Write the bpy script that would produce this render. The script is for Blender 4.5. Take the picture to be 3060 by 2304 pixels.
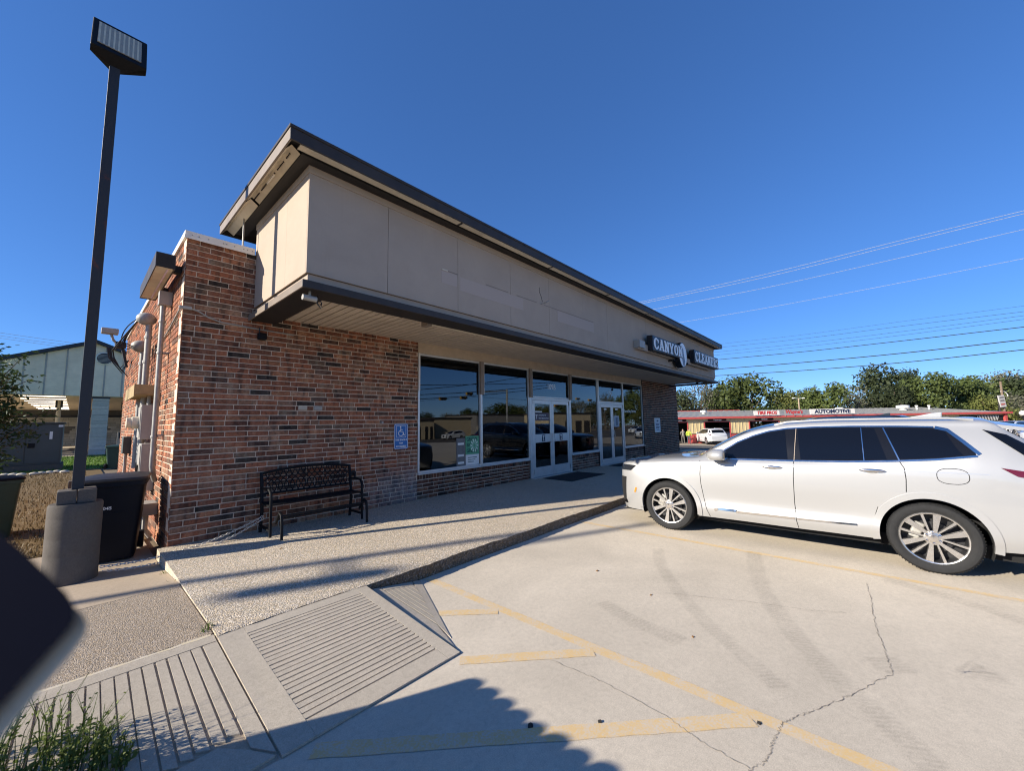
import bpy, bmesh, math, random
from math import radians as R, sin, cos, pi, sqrt, atan2
from mathutils import Vector, Matrix, Euler
random.seed(7)
for o in list(bpy.data.objects): bpy.data.objects.remove(o)
SC = bpy.context.scene
COL = SC.collection

# ------------------------------------------------------------------ camera
CAMP = Vector((-0.9104, -7.0395, 1.7103)); YAW, PIT, ROL = 0.8418, 0.0966, -0.0177
fwd = Vector((sin(YAW)*cos(PIT), cos(YAW)*cos(PIT), sin(PIT)))
rgt = Vector((cos(YAW), -sin(YAW), 0)); upv = rgt.cross(fwd)
r2 = rgt*cos(ROL) + upv*sin(ROL); u2 = -rgt*sin(ROL) + upv*cos(ROL)
cd = bpy.data.cameras.new('camera'); cam = bpy.data.objects.new('camera', cd); COL.objects.link(cam)
cam.matrix_world = Matrix(((r2.x, u2.x, -fwd.x, CAMP.x), (r2.y, u2.y, -fwd.y, CAMP.y), (r2.z, u2.z, -fwd.z, CAMP.z), (0, 0, 0, 1)))
cd.sensor_width = 36; cd.lens = 13.674; cd.clip_start = 0.05; cd.clip_end = 2000
cd.dof.use_dof = True; cd.dof.focus_distance = 9.0; cd.dof.aperture_fstop = 2.4
SC.camera = cam
FPX = 1162.3
def depth_point(px, py, d):      # a point d metres in front of the lens, seen at photo pixel px,py
    return CAMP + d*(fwd + r2*((px-1530)/FPX) - u2*((py-1152)/FPX))

# ------------------------------------------------------------------ sky and sun
SUN_EL = R(24.3); SH = Vector((0.9116, -0.4111, 0))          # direction shadows fall on the ground
sun_from = Vector((-SH.x*cos(SUN_EL), -SH.y*cos(SUN_EL), sin(SUN_EL)))
W = bpy.data.worlds.new('World'); SC.world = W; W.use_nodes = True
nt = W.node_tree; bg = nt.nodes['Background']
sky = nt.nodes.new('ShaderNodeTexSky'); sky.sky_type = 'NISHITA'; sky.sun_disc = False
sky.sun_elevation = SUN_EL; sky.sun_rotation = atan2(sun_from.x, sun_from.y)
sky.altitude = 250; sky.air_density = 0.7; sky.dust_density = 0.0; sky.ozone_density = 10.0
gm = nt.nodes.new('ShaderNodeGamma'); gm.inputs[1].default_value = .68; hs_ = nt.nodes.new('ShaderNodeHueSaturation'); hs_.inputs['Saturation'].default_value = 1.14; hs_.inputs['Hue'].default_value = 0.510
nt.links.new(sky.outputs[0], gm.inputs[0]); nt.links.new(gm.outputs[0], hs_.inputs['Color']); nt.links.new(hs_.outputs[0], bg.inputs[0]); bg.inputs[1].default_value = 0.15
sl = bpy.data.lights.new('sun', 'SUN'); sl.energy = 4.15; sl.angle = R(0.53); sl.color = (1.0, 0.925, 0.81)
so = bpy.data.objects.new('sun', sl); COL.objects.link(so)
so.rotation_euler = sun_from.to_track_quat('Z', 'Y').to_euler(); so.location = (-20, 10, 20)
vs = SC.view_settings; vs.view_transform = 'Standard'; vs.look = 'None'; vs.exposure = 1.02; vs.gamma = 1; vs.use_curve_mapping = False
SC.cycles.max_bounces = 6; SC.cycles.filter_width = 1.1

# ------------------------------------------------------------------ helpers
def tag(o, label=None, cat=None, group=None, kind=None):
    if label: o['label'] = label
    if cat: o['category'] = cat
    if group: o['group'] = group
    if kind: o['kind'] = kind
    return o
def empty(name, loc=(0, 0, 0), label=None, cat=None, group=None):
    o = bpy.data.objects.new(name, None); o.empty_display_size = 0.1; o.location = loc; COL.objects.link(o)
    return tag(o, label, cat, group)
def wtrans(o):
    t = Vector(o.location)
    if o.parent is not None: t = wtrans(o.parent) + o.matrix_parent_inverse.translation + t
    return t
def attach(o, parent):
    if parent is not None:
        o.parent = parent; o.matrix_parent_inverse = Matrix.Translation(-wtrans(parent))
    return o
def copy_tree(o, parent=None):
    c = o.copy(); COL.objects.link(c)
    if parent is not None: c.parent = parent
    for ch in o.children: copy_tree(ch, c)
    return c
class MB:
    def __init__(s): s.v = []; s.f = []; s.c = []; s.col = None; s.m = []; s.mi = 0
    def add(s, vs, fs):
        b = len(s.v); s.v += [tuple(v) for v in vs]
        for f in fs: s.f.append([b+i for i in f]); s.c.append(s.col); s.m.append(s.mi)
        return s
    def box(s, a, b, M=None):
        x0, y0, z0 = a; x1, y1, z1 = b
        vs = [(x0,y0,z0),(x1,y0,z0),(x1,y1,z0),(x0,y1,z0),(x0,y0,z1),(x1,y0,z1),(x1,y1,z1),(x0,y1,z1)]
        if M is not None: vs = [M @ Vector(v) for v in vs]
        return s.add(vs, [(0,3,2,1),(4,5,6,7),(0,1,5,4),(1,2,6,5),(2,3,7,6),(3,0,4,7)])
    def cbox(s, c, d, M=None):
        return s.box((c[0]-d[0]/2, c[1]-d[1]/2, c[2]-d[2]/2), (c[0]+d[0]/2, c[1]+d[1]/2, c[2]+d[2]/2), M)
    def quad(s, *p): return s.add(p, [tuple(range(len(p)))])
    def prism(s, poly, ax, a, b):          # poly in the other two axes (in xyz order), extruded along ax from a to b
        def mk(p, t):
            q = list(p); q.insert(ax, t); return tuple(q)
        n = len(poly); vs = [mk(p, a) for p in poly] + [mk(p, b) for p in poly]
        fs = [tuple(range(n))[::-1], tuple(range(n, 2*n))] + [(i, (i+1) % n, n+(i+1) % n, n+i) for i in range(n)]
        return s.add(vs, fs)
    def tube(s, pts, r, n=8, closed=False, caps=True):
        pts = [Vector(p) for p in pts]; N = len(pts); rr = r if isinstance(r, (list, tuple)) else [r]*N
        vs = []; u = None
        for i, p in enumerate(pts):
            if closed: t = (pts[(i+1) % N] - pts[i-1])
            else: t = pts[min(i+1, N-1)] - pts[max(i-1, 0)]
            t = t.normalized() if t.length > 1e-9 else Vector((0,0,1))
            if u is None:
                u = t.cross(Vector((0,0,1)));
                if u.length < 1e-3: u = t.cross(Vector((1,0,0)))
            else: u = u - t*u.dot(t)
            u = u.normalized() if u.length > 1e-6 else t.orthogonal().normalized()
            w = t.cross(u)
            for k in range(n):
                a = 2*pi*k/n; vs.append(p + (u*cos(a) + w*sin(a))*rr[i])
        fs = []
        for i in range(N if closed else N-1):
            j = (i+1) % N
            for k in range(n): fs.append((i*n+k, i*n+(k+1) % n, j*n+(k+1) % n, j*n+k))
        if caps and not closed: fs += [tuple(range(n))[::-1], tuple(range((N-1)*n, N*n))]
        return s.add(vs, fs)
    def lathe(s, prof, c=(0,0,0), ax=2, n=24, sweep=2*pi, a0=0, caps=True):     # prof: (radius, height)
        vs = []; full = abs(sweep-2*pi) < 1e-6; m = n if full else n+1
        for (r, h) in prof:
            for k in range(m):
                a = a0 + sweep*k/n; p = [r*cos(a), r*sin(a)]; p.insert(ax, h)
                vs.append((p[0]+c[0], p[1]+c[1], p[2]+c[2]))
        fs = []
        for i in range(len(prof)-1):
            for k in range(n):
                k2 = (k+1) % m; fs.append((i*m+k, i*m+k2, (i+1)*m+k2, (i+1)*m+k))
        if caps and full: fs += [tuple(range(m))[::-1], tuple(range((len(prof)-1)*m, len(prof)*m))]
        return s.add(vs, fs)
    def sphere(s, c, r, n=12, m=8, sc=(1,1,1)):
        prof = [(r*sin(pi*i/m), -r*cos(pi*i/m)) for i in range(m+1)]
        prof[0] = (1e-4, -r); prof[-1] = (1e-4, r); b = len(s.v)
        s.lathe(prof, (0,0,0), 2, n, caps=False)
        s.v[b:] = [(v[0]*sc[0]+c[0], v[1]*sc[1]+c[1], v[2]*sc[2]+c[2]) for v in s.v[b:]]
        return s
    def grid(s, rows, flip=False):          # rows of points -> quads
        n = len(rows[0]); vs = [p for r in rows for p in r]; fs = []
        for i in range(len(rows)-1):
            for j in range(n-1):
                q = (i*n+j, i*n+j+1, (i+1)*n+j+1, (i+1)*n+j); fs.append(q[::-1] if flip else q)
        return s.add(vs, fs)
    def mesh(s, name):
        me = bpy.data.meshes.new(name); me.from_pydata(s.v, [], s.f); 
        if any(c is not None for c in s.c):
            at = me.color_attributes.new('Col', 'FLOAT_COLOR', 'CORNER'); i = 0; buf = []
            for f, c in zip(s.f, s.c):
                c = c or (1,1,1,1)
                for _ in f: buf += list(c)
            at.data.foreach_set('color', buf)
        return me
    def build(s, name, mat, parent=None, smooth=False, bevel=0, kind=None, world=True, fix=False):
        me = s.mesh(name); o = bpy.data.objects.new(name, me); COL.objects.link(o)
        mats = mat if isinstance(mat, (list, tuple)) else [mat]
        for m in mats: me.materials.append(m)
        if len(mats) > 1: me.polygons.foreach_set('material_index', s.m)
        if fix:
            bm = bmesh.new(); bm.from_mesh(me); bmesh.ops.remove_doubles(bm, verts=bm.verts, dist=1e-4)
            bmesh.ops.recalc_face_normals(bm, faces=bm.faces); bm.to_mesh(me); bm.free()
        if smooth:
            me.polygons.foreach_set('use_smooth', [True]*len(me.polygons))
            if smooth != 'all': me.set_sharp_from_angle(angle=R(35 if smooth is True else smooth))
        if bevel:
            b = o.modifiers.new('bevel', 'BEVEL'); b.width = bevel; b.segments = 2; b.limit_method = 'ANGLE'; b.angle_limit = R(35)
        me.update()
        if parent is not None:
            if world: attach(o, parent)
            else: o.parent = parent
        if kind: o['kind'] = kind
        return o
def hermite(tab, x):                        # smooth 1-D / vector interpolation of sorted (x, values)
    xs = [t[0] for t in tab]
    if x <= xs[0]: return tab[0][1]
    if x >= xs[-1]: return tab[-1][1]
    i = max(k for k in range(len(xs)) if xs[k] <= x); i = min(i, len(xs)-2)
    t = (x-xs[i])/(xs[i+1]-xs[i])
    def val(k): 
        v = tab[min(max(k,0),len(tab)-1)][1]; return v if isinstance(v,(tuple,list)) else (v,)
    p0, p1, p2, p3 = val(i-1), val(i), val(i+1), val(i+2)
    x0 = xs[max(i-1,0)]; x3 = xs[min(i+2,len(xs)-1)]; h = xs[i+1]-xs[i]; out = []
    for a, b, c, d in zip(p0, p1, p2, p3):
        m1 = (c-a)/(xs[i+1]-x0)*h; m2 = (d-b)/(x3-xs[i])*h
        if i == 0: m1 = c-b
        elif (b-a)*(c-b) <= 0: m1 = 0
        if i == len(xs)-2: m2 = c-b
        elif (c-b)*(d-c) <= 0: m2 = 0
        out.append((2*t**3-3*t*t+1)*b+(t**3-2*t*t+t)*m1+(-2*t**3+3*t*t)*c+(t**3-t*t)*m2)
    return tuple(out) if isinstance(tab[0][1],(tuple,list)) else out[0]

# ------------------------------------------------------------------ materials
def srgb(r, g, b):
    f = lambda c: (c/255/12.92 if c/255 <= .04045 else ((c/255+.055)/1.055)**2.4)
    return (f(r), f(g), f(b))
class NT:
    def __init__(s, name):
        s.m = bpy.data.materials.new(name); s.m.use_nodes = True; s.t = s.m.node_tree; s.p = s.t.nodes['Principled BSDF']
    def n(s, typ, **kw):
        nd = s.t.nodes.new('ShaderNode'+typ)
        for k, v in kw.items():
            if k in nd.inputs.keys() if isinstance(k, str) else False: nd.inputs[k].default_value = v
            else: setattr(nd, k, v)
        return nd
    def l(s, a, b): s.t.links.new(a, b); return s
    def noise(s, scale, detail=4, rough=.6, co=None, dist=0):
        nd = s.n('TexNoise'); nd.inputs['Scale'].default_value = scale; nd.inputs['Detail'].default_value = detail
        nd.inputs['Roughness'].default_value = rough; nd.inputs['Distortion'].default_value = dist
        if co is not None: s.l(co, nd.inputs['Vector'])
        return nd.outputs[0]
    def ramp(s, fac, stops):
        nd = s.n('ValToRGB'); cr = nd.color_ramp
        while len(cr.elements) < len(stops): cr.elements.new(.5)
        for e, (p, c) in zip(cr.elements, stops):
            e.position = p; e.color = (c, c, c, 1) if not isinstance(c, (tuple, list)) else (c[0], c[1], c[2], 1)
        s.l(fac, nd.inputs[0]); return nd.outputs[0]
    def mix(s, fac, a, b, mode='MIX'):
        nd = s.n('Mix', data_type='RGBA', blend_type=mode)
        for sock, v in ((nd.inputs[0], fac), (nd.inputs[6], a), (nd.inputs[7], b)):
            if isinstance(v, bpy.types.NodeSocket): s.l(v, sock)
            elif isinstance(v, (tuple, list)): sock.default_value = (v[0], v[1], v[2], 1)
            else: sock.default_value = v
        return nd.outputs[2]
    def math(s, op, a, b=0):
        nd = s.n('Math', operation=op)
        for sock, v in ((nd.inputs[0], a), (nd.inputs[1], b)):
            if isinstance(v, bpy.types.NodeSocket): s.l(v, sock)
            else: sock.default_value = v
        return nd.outputs[0]
    def co(s, which='Object', scale=None):
        o = s.n('TexCoord').outputs[which]
        if scale:
            mp = s.n('Mapping'); mp.inputs['Scale'].default_value = scale; s.l(o, mp.inputs[0]); o = mp.outputs[0]
        return o
    def pos(s, scale=None):
        o = s.n('NewGeometry').outputs['Position']
        if scale:
            mp = s.n('Mapping'); mp.inputs['Scale'].default_value = scale; s.l(o, mp.inputs[0]); o = mp.outputs[0]
        return o
    def bump(s, h, strength=.3, dist=.01):
        b = s.n('Bump'); b.inputs['Strength'].default_value = strength; b.inputs['Distance'].default_value = dist
        s.l(h, b.inputs['Height']); s.l(b.outputs[0], s.p.inputs['Normal']); return s
    def base(s, c):
        if isinstance(c, bpy.types.NodeSocket): s.l(c, s.p.inputs['Base Color'])
        else: s.p.inputs['Base Color'].default_value = (c[0], c[1], c[2], 1)
        return s
    def set(s, **kw):
        for k, v in kw.items():
            k = {'rough':'Roughness','metal':'Metallic','spec':'Specular IOR Level','coat':'Coat Weight','ior':'IOR','coatr':'Coat Roughness','trans':'Transmission Weight','sheen':'Sheen Weight'}.get(k, k)
            if isinstance(v, bpy.types.NodeSocket): s.l(v, s.p.inputs[k])
            else: s.p.inputs[k].default_value = v
        return s
WARM = (1.04, .985, .90)
def mat(name, c, rough=.6, metal=0, var=.15, scale=6, bump=0, bscale=60, spec=.5, coat=0, dirt=0, bdist=.01):
    """painted or plain surface with uneven colour, a little dirt and fine relief"""
    k = NT(name); co = k.pos()
    if max(c) > .1: c = tuple(a*b for a, b in zip(c, WARM))
    n1 = k.noise(scale, 5, .65, co)
    col = k.mix(k.ramp(n1, [(.3, 0), (.7, 1)]), tuple(x*(1-var) for x in c), tuple(min(1, x*(1+var)) for x in c))
    if dirt:
        n2 = k.noise(scale*.35, 6, .7, co, .4)
        col = k.mix(k.ramp(n2, [(.5, 0), (.72, dirt)]), col, (c[0]*.35+.02, c[1]*.33+.018, c[2]*.3+.015))
    k.base(col); k.set(rough=rough, metal=metal, spec=spec, coat=coat)
    n3 = k.noise(bscale, 3, .6, co)
    if bump: k.bump(n3, bump, bdist)
    r = k.ramp(n1, [(.2, max(0, rough-.08)), (.8, min(1, rough+.08))]); k.set(rough=r)
    return k.m
def emit(name, c, s):
    k = NT(name); k.base(c); k.p.inputs['Emission Color'].default_value = (*c, 1); k.p.inputs['Emission Strength'].default_value = s; return k.m
def brick_group():
    pass
def brick_mat(name, source):
    k = NT(name); co = k.pos()
    if source == 'object': c = k.n('ObjectInfo').outputs['Color']
    else: c = k.n('VertexColor', layer_name='Col').outputs[0]
    n = k.noise(24, 7, .75, co, .4); n2 = k.noise(140, 3, .6, co)
    c2 = k.mix(1.0, c, k.ramp(n, [(.28, .42), (.5, 1.0), (.72, 1.5)]), 'MULTIPLY')
    nb = k.noise(1, 2, .5, k.pos((9, 9, 2.5)), .0)                        # blocks of tone along each brick
    c2 = k.mix(1.0, c2, k.ramp(nb, [(.36, (.48, .52, .58)), (.44, (.95, .95, .95)), (.54, (1, 1, 1)), (.62, (1.15, 1.38, 1.5))]), 'MULTIPLY')
    n3 = k.noise(17, 5, .75, co, 1.2)                                   # fired dark mottling and pale lime smears
    c3 = k.mix(k.ramp(n3, [(.57, 0), (.68, .8)]), c2, (.055, .042, .04))
    n4 = k.noise(23, 5, .8, k.pos((1, 1, 2.2)), .8)
    c4 = k.mix(k.ramp(n4, [(.58, 0), (.72, .55)]), c3, (.40, .32, .27))
    k.base(c4); k.set(rough=.9, spec=.2); k.bump(k.mix(.5, n, n2), .8, .009); return k.m
M = {}
M['brick'] = brick_mat('brick_single', 'object'); M['bricks'] = brick_mat('brick_field', 'col')
M['mortar'] = mat('mortar', (.66, .565, .475), .95, var=.2, scale=9, bump=.5, bscale=160, spec=.1)
def stucco():
    k = NT('beige_stucco'); c = (.44, .355, .275); co = k.pos()
    n = k.noise(1.4, 6, .65, co, .4); st = k.noise(1, 5, .7, k.pos((7, 7, .35)), .2); col = k.mix(k.ramp(n, [(.3, 0), (.7, 1)]), tuple(x*.93 for x in c), tuple(x*1.05 for x in c))
    col = k.mix(k.ramp(st, [(.56, 0), (.80, .16)]), col, (.28, .22, .175)); k.base(col); k.set(rough=.88, spec=.15); k.bump(k.mix(.6, k.noise(190, 3, .6, co), k.noise(5, 3, .5, co)), .3, .012); return k.m
M['stucco'] = stucco()
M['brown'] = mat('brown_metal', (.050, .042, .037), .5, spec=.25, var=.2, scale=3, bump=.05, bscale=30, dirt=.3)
M['brown_sunlit'] = mat('sunlit_brown_metal', (.20, .165, .135), .55, var=.15, scale=3, dirt=.2)  # brown metal for the side edges, its sunlit tone put into the colour
M['brown_dark'] = mat('dark_soffit_metal', (.035, .031, .029), .6, spec=.2, var=.2, scale=3)
M['cream'] = mat('cream_metal', (.62, .57, .47), .55, var=.1, scale=4, dirt=.35)
M['soffit'] = mat('soffit_board_paint', (.60, .52, .43), .7, var=.1, scale=3, dirt=.2)
M['header'] = mat('header_paint', (.50, .41, .31), .75, var=.12, scale=4, dirt=.3)
M['alu'] = mat('aluminium', (.62, .64, .66), .38, metal=.55, var=.08, scale=5, dirt=.1)
M['galv'] = mat('galvanised', (.34, .345, .34), .58, metal=.25, var=.18, scale=12, dirt=.15)
M['greybox'] = mat('grey_enamel', (.36, .355, .34), .5, var=.1, scale=6, dirt=.2)
M['black'] = mat('black_paint', (.008, .008, .009), .55, spec=.2, var=.2, scale=9, bump=.1, bscale=120)
M['rubber'] = mat('rubber', (.018, .018, .018), .8, var=.2, scale=20, bump=.3, bscale=200, spec=.3)
M['white'] = mat('white_paint', (.78, .78, .76), .5, var=.06, scale=5, dirt=.1)
M['trim'] = mat('taupe_trim', (.24, .2, .17), .6, var=.12, scale=5, dirt=.2)
M['chrome'] = mat('chrome', (.8, .8, .82), .12, metal=1, var=.03)
M['cable'] = mat('cable', (.02, .02, .025), .6)
def glass_mat(name, tint=(.018, .022, .026), alpha=.0, ior=1.52):
    k = NT(name); t = k.t
    tr = k.n('BsdfTransparent'); tr.inputs[0].default_value = (*tint, 1)
    gl = k.n('BsdfGlossy'); gl.inputs[0].default_value = (.9, .95, 1, 1); gl.inputs['Roughness'].default_value = .012
    fr = k.n('Fresnel'); fr.inputs[0].default_value = ior
    mx = k.n('MixShader'); k.l(fr.outputs[0], mx.inputs[0]); k.l(tr.outputs[0], mx.inputs[1]); k.l(gl.outputs[0], mx.inputs[2])
    bp = k.n('Bump'); bp.inputs['Strength'].default_value = .02; bp.inputs['Distance'].default_value = .02
    k.l(k.noise(1.1, 1, .4, k.pos()), bp.inputs['Height']); k.l(bp.outputs[0], gl.inputs['Normal']); k.l(bp.outputs[0], fr.inputs['Normal'])
    k.l(mx.outputs[0], t.nodes['Material Output'].inputs[0]); return k.m
M['glass'] = glass_mat('window_glass', (.30, .34, .38), ior=1.8)
def concrete(name, c, agg=0, stain=.25, warm=(1, .97, .92)):
    k = NT(name); co = k.pos()
    c = tuple(a*b*d for a, b, d in zip(c, warm, WARM))
    n1 = k.noise(.55, 7, .62, co, .5); n2 = k.noise(5, 6, .7, co); n3 = k.noise(170, 4, .7, co)
    col = k.mix(k.ramp(n1, [(.3, 0), (.7, 1)]), tuple(x*(1-stain*.45) for x in c), tuple(x*1.07 for x in c))
    col = k.mix(k.ramp(n2, [(.35, .0), (.75, .35)]), col, tuple(x*.78 for x in c))
    col = k.mix(1.0, col, k.ramp(n3, [(.3, .74), (.7, 1.16)]), 'MULTIPLY')
    n4 = k.noise(28, 5, .75, co, .6); col = k.mix(1.0, col, k.ramp(n4, [(.3, .86), (.55, 1.0), (.8, 1.08)]), 'MULTIPLY')
    h = n3; 
    if agg:
        v = k.n('TexVoronoi'); v.inputs['Scale'].default_value = agg; v.inputs['Randomness'].default_value = 1; k.l(co, v.inputs['Vector'])
        d = k.ramp(v.outputs['Distance'], [(.15, 1.12), (.42, .97), (.66, .66)])
        peb = k.mix(1.0, col, d, 'MULTIPLY')
        hs = k.n('HueSaturation'); k.l(peb, hs.inputs['Color']); sx = k.n('SeparateColor'); k.l(v.outputs['Color'], sx.inputs[0])
        k.l(k.ramp(sx.outputs[0], [(0, .62), (.85, 1.15), (1, 1.5)]), hs.inputs['Value']); k.l(k.ramp(sx.outputs[1], [(0, .7), (1, 1.35)]), hs.inputs['Saturation'])
        col = hs.outputs[0]; h = k.math('SUBTRACT', .6, v.outputs['Distance'])
        k.base(col); k.set(rough=.85, spec=.25); k.bump(h, .55, .009)
    else:
        k.base(col); k.set(rough=.88, spec=.2); k.bump(k.mix(.4, n3, n2), .35, .004)
    return k.m
M['lot'] = concrete('lot_concrete', (.65, .615, .555), stain=.5)
M['walk'] = concrete('exposed_aggregate', (.70, .64, .555), agg=88)
M['slab'] = concrete('side_slab_concrete', (.47, .41, .34), stain=.35)
M['slab_rough'] = concrete('broomed_side_slab', (.50, .44, .375), agg=150)
M['ramp'] = concrete('ramp_concrete', (.52, .49, .44), stain=.35)
M['grime'] = concrete('kerb_face_grime', (.22, .185, .15), agg=60)
M['asphalt'] = concrete('street_asphalt', (.12, .118, .115), stain=.4)
M['cement'] = concrete('cast_cement', (.135, .128, .124), stain=.45)
def paint_line(name, c):
    k = NT(name); co = k.pos(); n = k.noise(7, 7, .75, co, .5); n2 = k.noise(90, 3, .6, co)
    k.base(k.mix(k.ramp(k.mix(.45, n, n2), [(.44, .08), (.60, .85)]), c, (.56, .51, .44))); k.set(rough=.8, spec=.2); k.bump(n2, .3, .003); return k.m
M['yellow'] = paint_line('worn_yellow_paint', (.66, .455, .20))
# ------------------------------------------------------------------ ground, street, lot
def sstep(a, b, x):
    t = min(1, max(0, (x-a)/(b-a))); return t*t*(3-2*t)
def gz(x, y): return -1.08*sstep(20, 46, x) - .25*sstep(20, 45, -y)
def sheet(name, x0, x1, y0, y1, nx, ny, dz, m, kind='structure', zf=None):
    mb = MB(); f = zf or gz
    mb.grid([[(x0+(x1-x0)*i/nx, y0+(y1-y0)*j/ny, f(x0+(x1-x0)*i/nx, y0+(y1-y0)*j/ny)+dz) for i in range(nx+1)] for j in range(ny+1)])
    return mb.build(name, m, kind=kind, smooth=True)
M['dirt'] = concrete('bare_ground', (.23, .19, .14), stain=.5)
sheet('ground', -300, 300, -300, 300, 300, 300, -.035, M['dirt'])
sheet('parking_lot', -4.2, 26, -24, -3.262, 60, 40, 0, M['lot'])
sheet('street', -160, 160, -62, -27, 160, 20, -.012, M['asphalt'])
sheet('side_street', 26.5, 44, -26.8, 60, 36, 40, -.012, M['asphalt'])
sheet('shop_apron', 44.2, 100, -40, 60, 40, 40, -.014, concrete('apron_concrete', (.40, .37, .32), stain=.4))
LOTJ = []
# painted stall lines and hatching, laid on the lot
def strip(name, a, b, w, z=.002, m=None, seg=24, jit=.004):
    a = Vector((a[0], a[1], 0)); b = Vector((b[0], b[1], 0)); t = (b-a).normalized(); n = Vector((-t.y, t.x, 0)); rows = [[], []]
    for i in range(seg+1):
        p = a.lerp(b, i/seg); e = random.uniform(-jit, jit); e2 = random.uniform(-jit, jit)
        rows[0].append((p + n*(w/2+e)) + Vector((0, 0, z))); rows[1].append((p - n*(w/2+e2)) + Vector((0, 0, z)))
    return MB().grid(rows, flip=True).build(name, m or M['yellow'], kind='structure')
strip('stall_line', (1.815, -3.29), (1.815, -9.4), .095)
strip('stall_line', (4.995, -3.29), (4.995, -9.4), .085)
strip('stall_line', (8.2, -3.29), (8.2, -9.4), .09)
strip('stall_line', (11.4, -3.29), (11.4, -9.4), .09)
strip('hatch_line', (1.39, -4.04), (1.765, -4.43), .10, .0028)
strip('hatch_line', (1.05, -4.735), (1.765, -5.42), .10, .0028)
strip('hatch_line', (.03, -4.74), (1.765, -6.44), .105, .0028)
strip('hatch_line', (-.9, -4.9), (1.765, -7.5), .105, .0028)
# cracks and tyre marks in the lot
M['crack'] = mat('crack_dirt', (.20, .18, .155), .95, var=.3, scale=30)
def crackline(pts, w=.006, wig=.03, n=14):
    P = []
    for (a, b) in zip(pts[:-1], pts[1:]):
        for i in range(n):
            t = i/n; P.append((a[0]+(b[0]-a[0])*t+random.uniform(-wig, wig), a[1]+(b[1]-a[1])*t+random.uniform(-wig, wig)))
    P.append(pts[-1]); rows = [[], []]
    for i, p in enumerate(P):
        q = P[min(i+1, len(P)-1)]; o = P[max(i-1, 0)]; t = Vector((q[0]-o[0], q[1]-o[1], 0)).normalized(); nn = Vector((-t.y, t.x, 0))*w*random.uniform(.25, .8)
        rows[0].append(Vector((p[0], p[1], .0036))+nn); rows[1].append(Vector((p[0], p[1], .0036))-nn)
    MB().grid(rows, flip=True).build('pavement_crack', M['crack'], kind='structure')
def px_ground(px, py, z=0):
    d = fwd + r2*((px-1530)/FPX) - u2*((py-1152)/FPX); t = (z-CAMP.z)/d.z; q = CAMP + d*t; return (q.x, q.y)
crackline([px_ground(*p) for p in [(2590, 1745), (2605, 1800), (2618, 1880), (2650, 1960), (2668, 2015), (2540, 2080), (2420, 2130), (2340, 2160), (2315, 2210), (2290, 2275), (2200, 2330)]], .0028, .009, 20)
crackline([px_ground(*p) for p in [(1990, 1774), (2200, 1795), (2420, 1825), (2530, 1832)]], .0022, .008)
crackline([px_ground(*p) for p in [(1650, 1975), (1800, 2040), (1990, 2140), (2090, 2215), (2240, 2300)]], .0025, .008)
def mark_mat():
    k = NT('tyre_rubber_mark'); t = k.t; co = k.n('UVMap').outputs[0]
    wv = k.n('TexWave', wave_type='BANDS', bands_direction='Y'); wv.inputs['Scale'].default_value = 9; wv.inputs['Distortion'].default_value = 5; wv.inputs['Detail'].default_value = 3; k.l(co, wv.inputs[0])
    n = k.noise(5, 5, .7, k.pos(), .4); sx = k.n('SeparateXYZ'); k.l(co, sx.inputs[0])
    edge = k.ramp(sx.outputs[0], [(0, 0), (.2, 1), (.8, 1), (1, 0)])
    a = k.math('MULTIPLY', k.math('MULTIPLY', k.ramp(wv.outputs[0], [(.25, .35), (.6, 1)]), k.ramp(n, [(.30, .25), (.62, 1)])), edge)
    a = k.math('MULTIPLY', a, .13)
    tr = k.n('BsdfTransparent'); mx = k.n('MixShader'); k.base((.10, .095, .085)); k.set(rough=.9)
    k.l(a, mx.inputs[0]); k.l(tr.outputs[0], mx.inputs[1]); k.l(k.p.outputs[0], mx.inputs[2]); k.l(mx.outputs[0], t.nodes['Material Output'].inputs[0]); return k.m
M['mark'] = mark_mat()
def tyre_mark(pts, w):
    pts = [Vector((p[0], p[1], .0032)) for p in pts]; N = 60; rows = [[], []]; L = []
    tab = [(i, tuple(p)) for i, p in enumerate(pts)]
    P = [Vector(hermite(tab, i/N*(len(pts)-1))) for i in range(N+1)]
    for i, p in enumerate(P):
        t = (P[min(i+1, N)]-P[max(i-1, 0)]).normalized(); n = Vector((-t.y, t.x, 0))*w/2
        rows[0].append(p+n); rows[1].append(p-n)
    o = MB().grid(rows, flip=True).build('tyre_mark', M['mark'], kind='structure')
    uv = o.data.uv_layers.new(name='UVMap'); d = 0; ds = [0]
    for i in range(N): d += (P[i+1]-P[i]).length; ds.append(d)
    for f in o.data.polygons:
        for li in f.loop_indices:
            vi = o.data.loops[li].vertex_index; uv.data[li].uv = (0 if vi <= N else 1, ds[vi % (N+1)])
tyre_mark([px_ground(*p) for p in [(2250, 1650), (2275, 1750), (2360, 1880), (2500, 2030), (2660, 2170), (2790, 2300), (2950, 2480)]], .20)
tyre_mark([px_ground(*p) for p in [(1965, 1640), (1980, 1700), (2080, 1830), (2220, 1960), (2330, 2060)]], .17)
tyre_mark([px_ground(*p) for p in [(2640, 1730), (2850, 1790), (3060, 1860), (3300, 1950)]], .2)
tyre_mark([px_ground(*p) for p in [(1800, 1800), (1880, 1850), (2040, 1920)]], .2)
tyre_mark([px_ground(*p) for p in [(2625, 1965), (2660, 1990), (2700, 2015)]], .3)
tyre_mark([px_ground(*p) for p in [(2870, 1990), (2920, 2010), (2960, 2040)]], .3)
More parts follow.
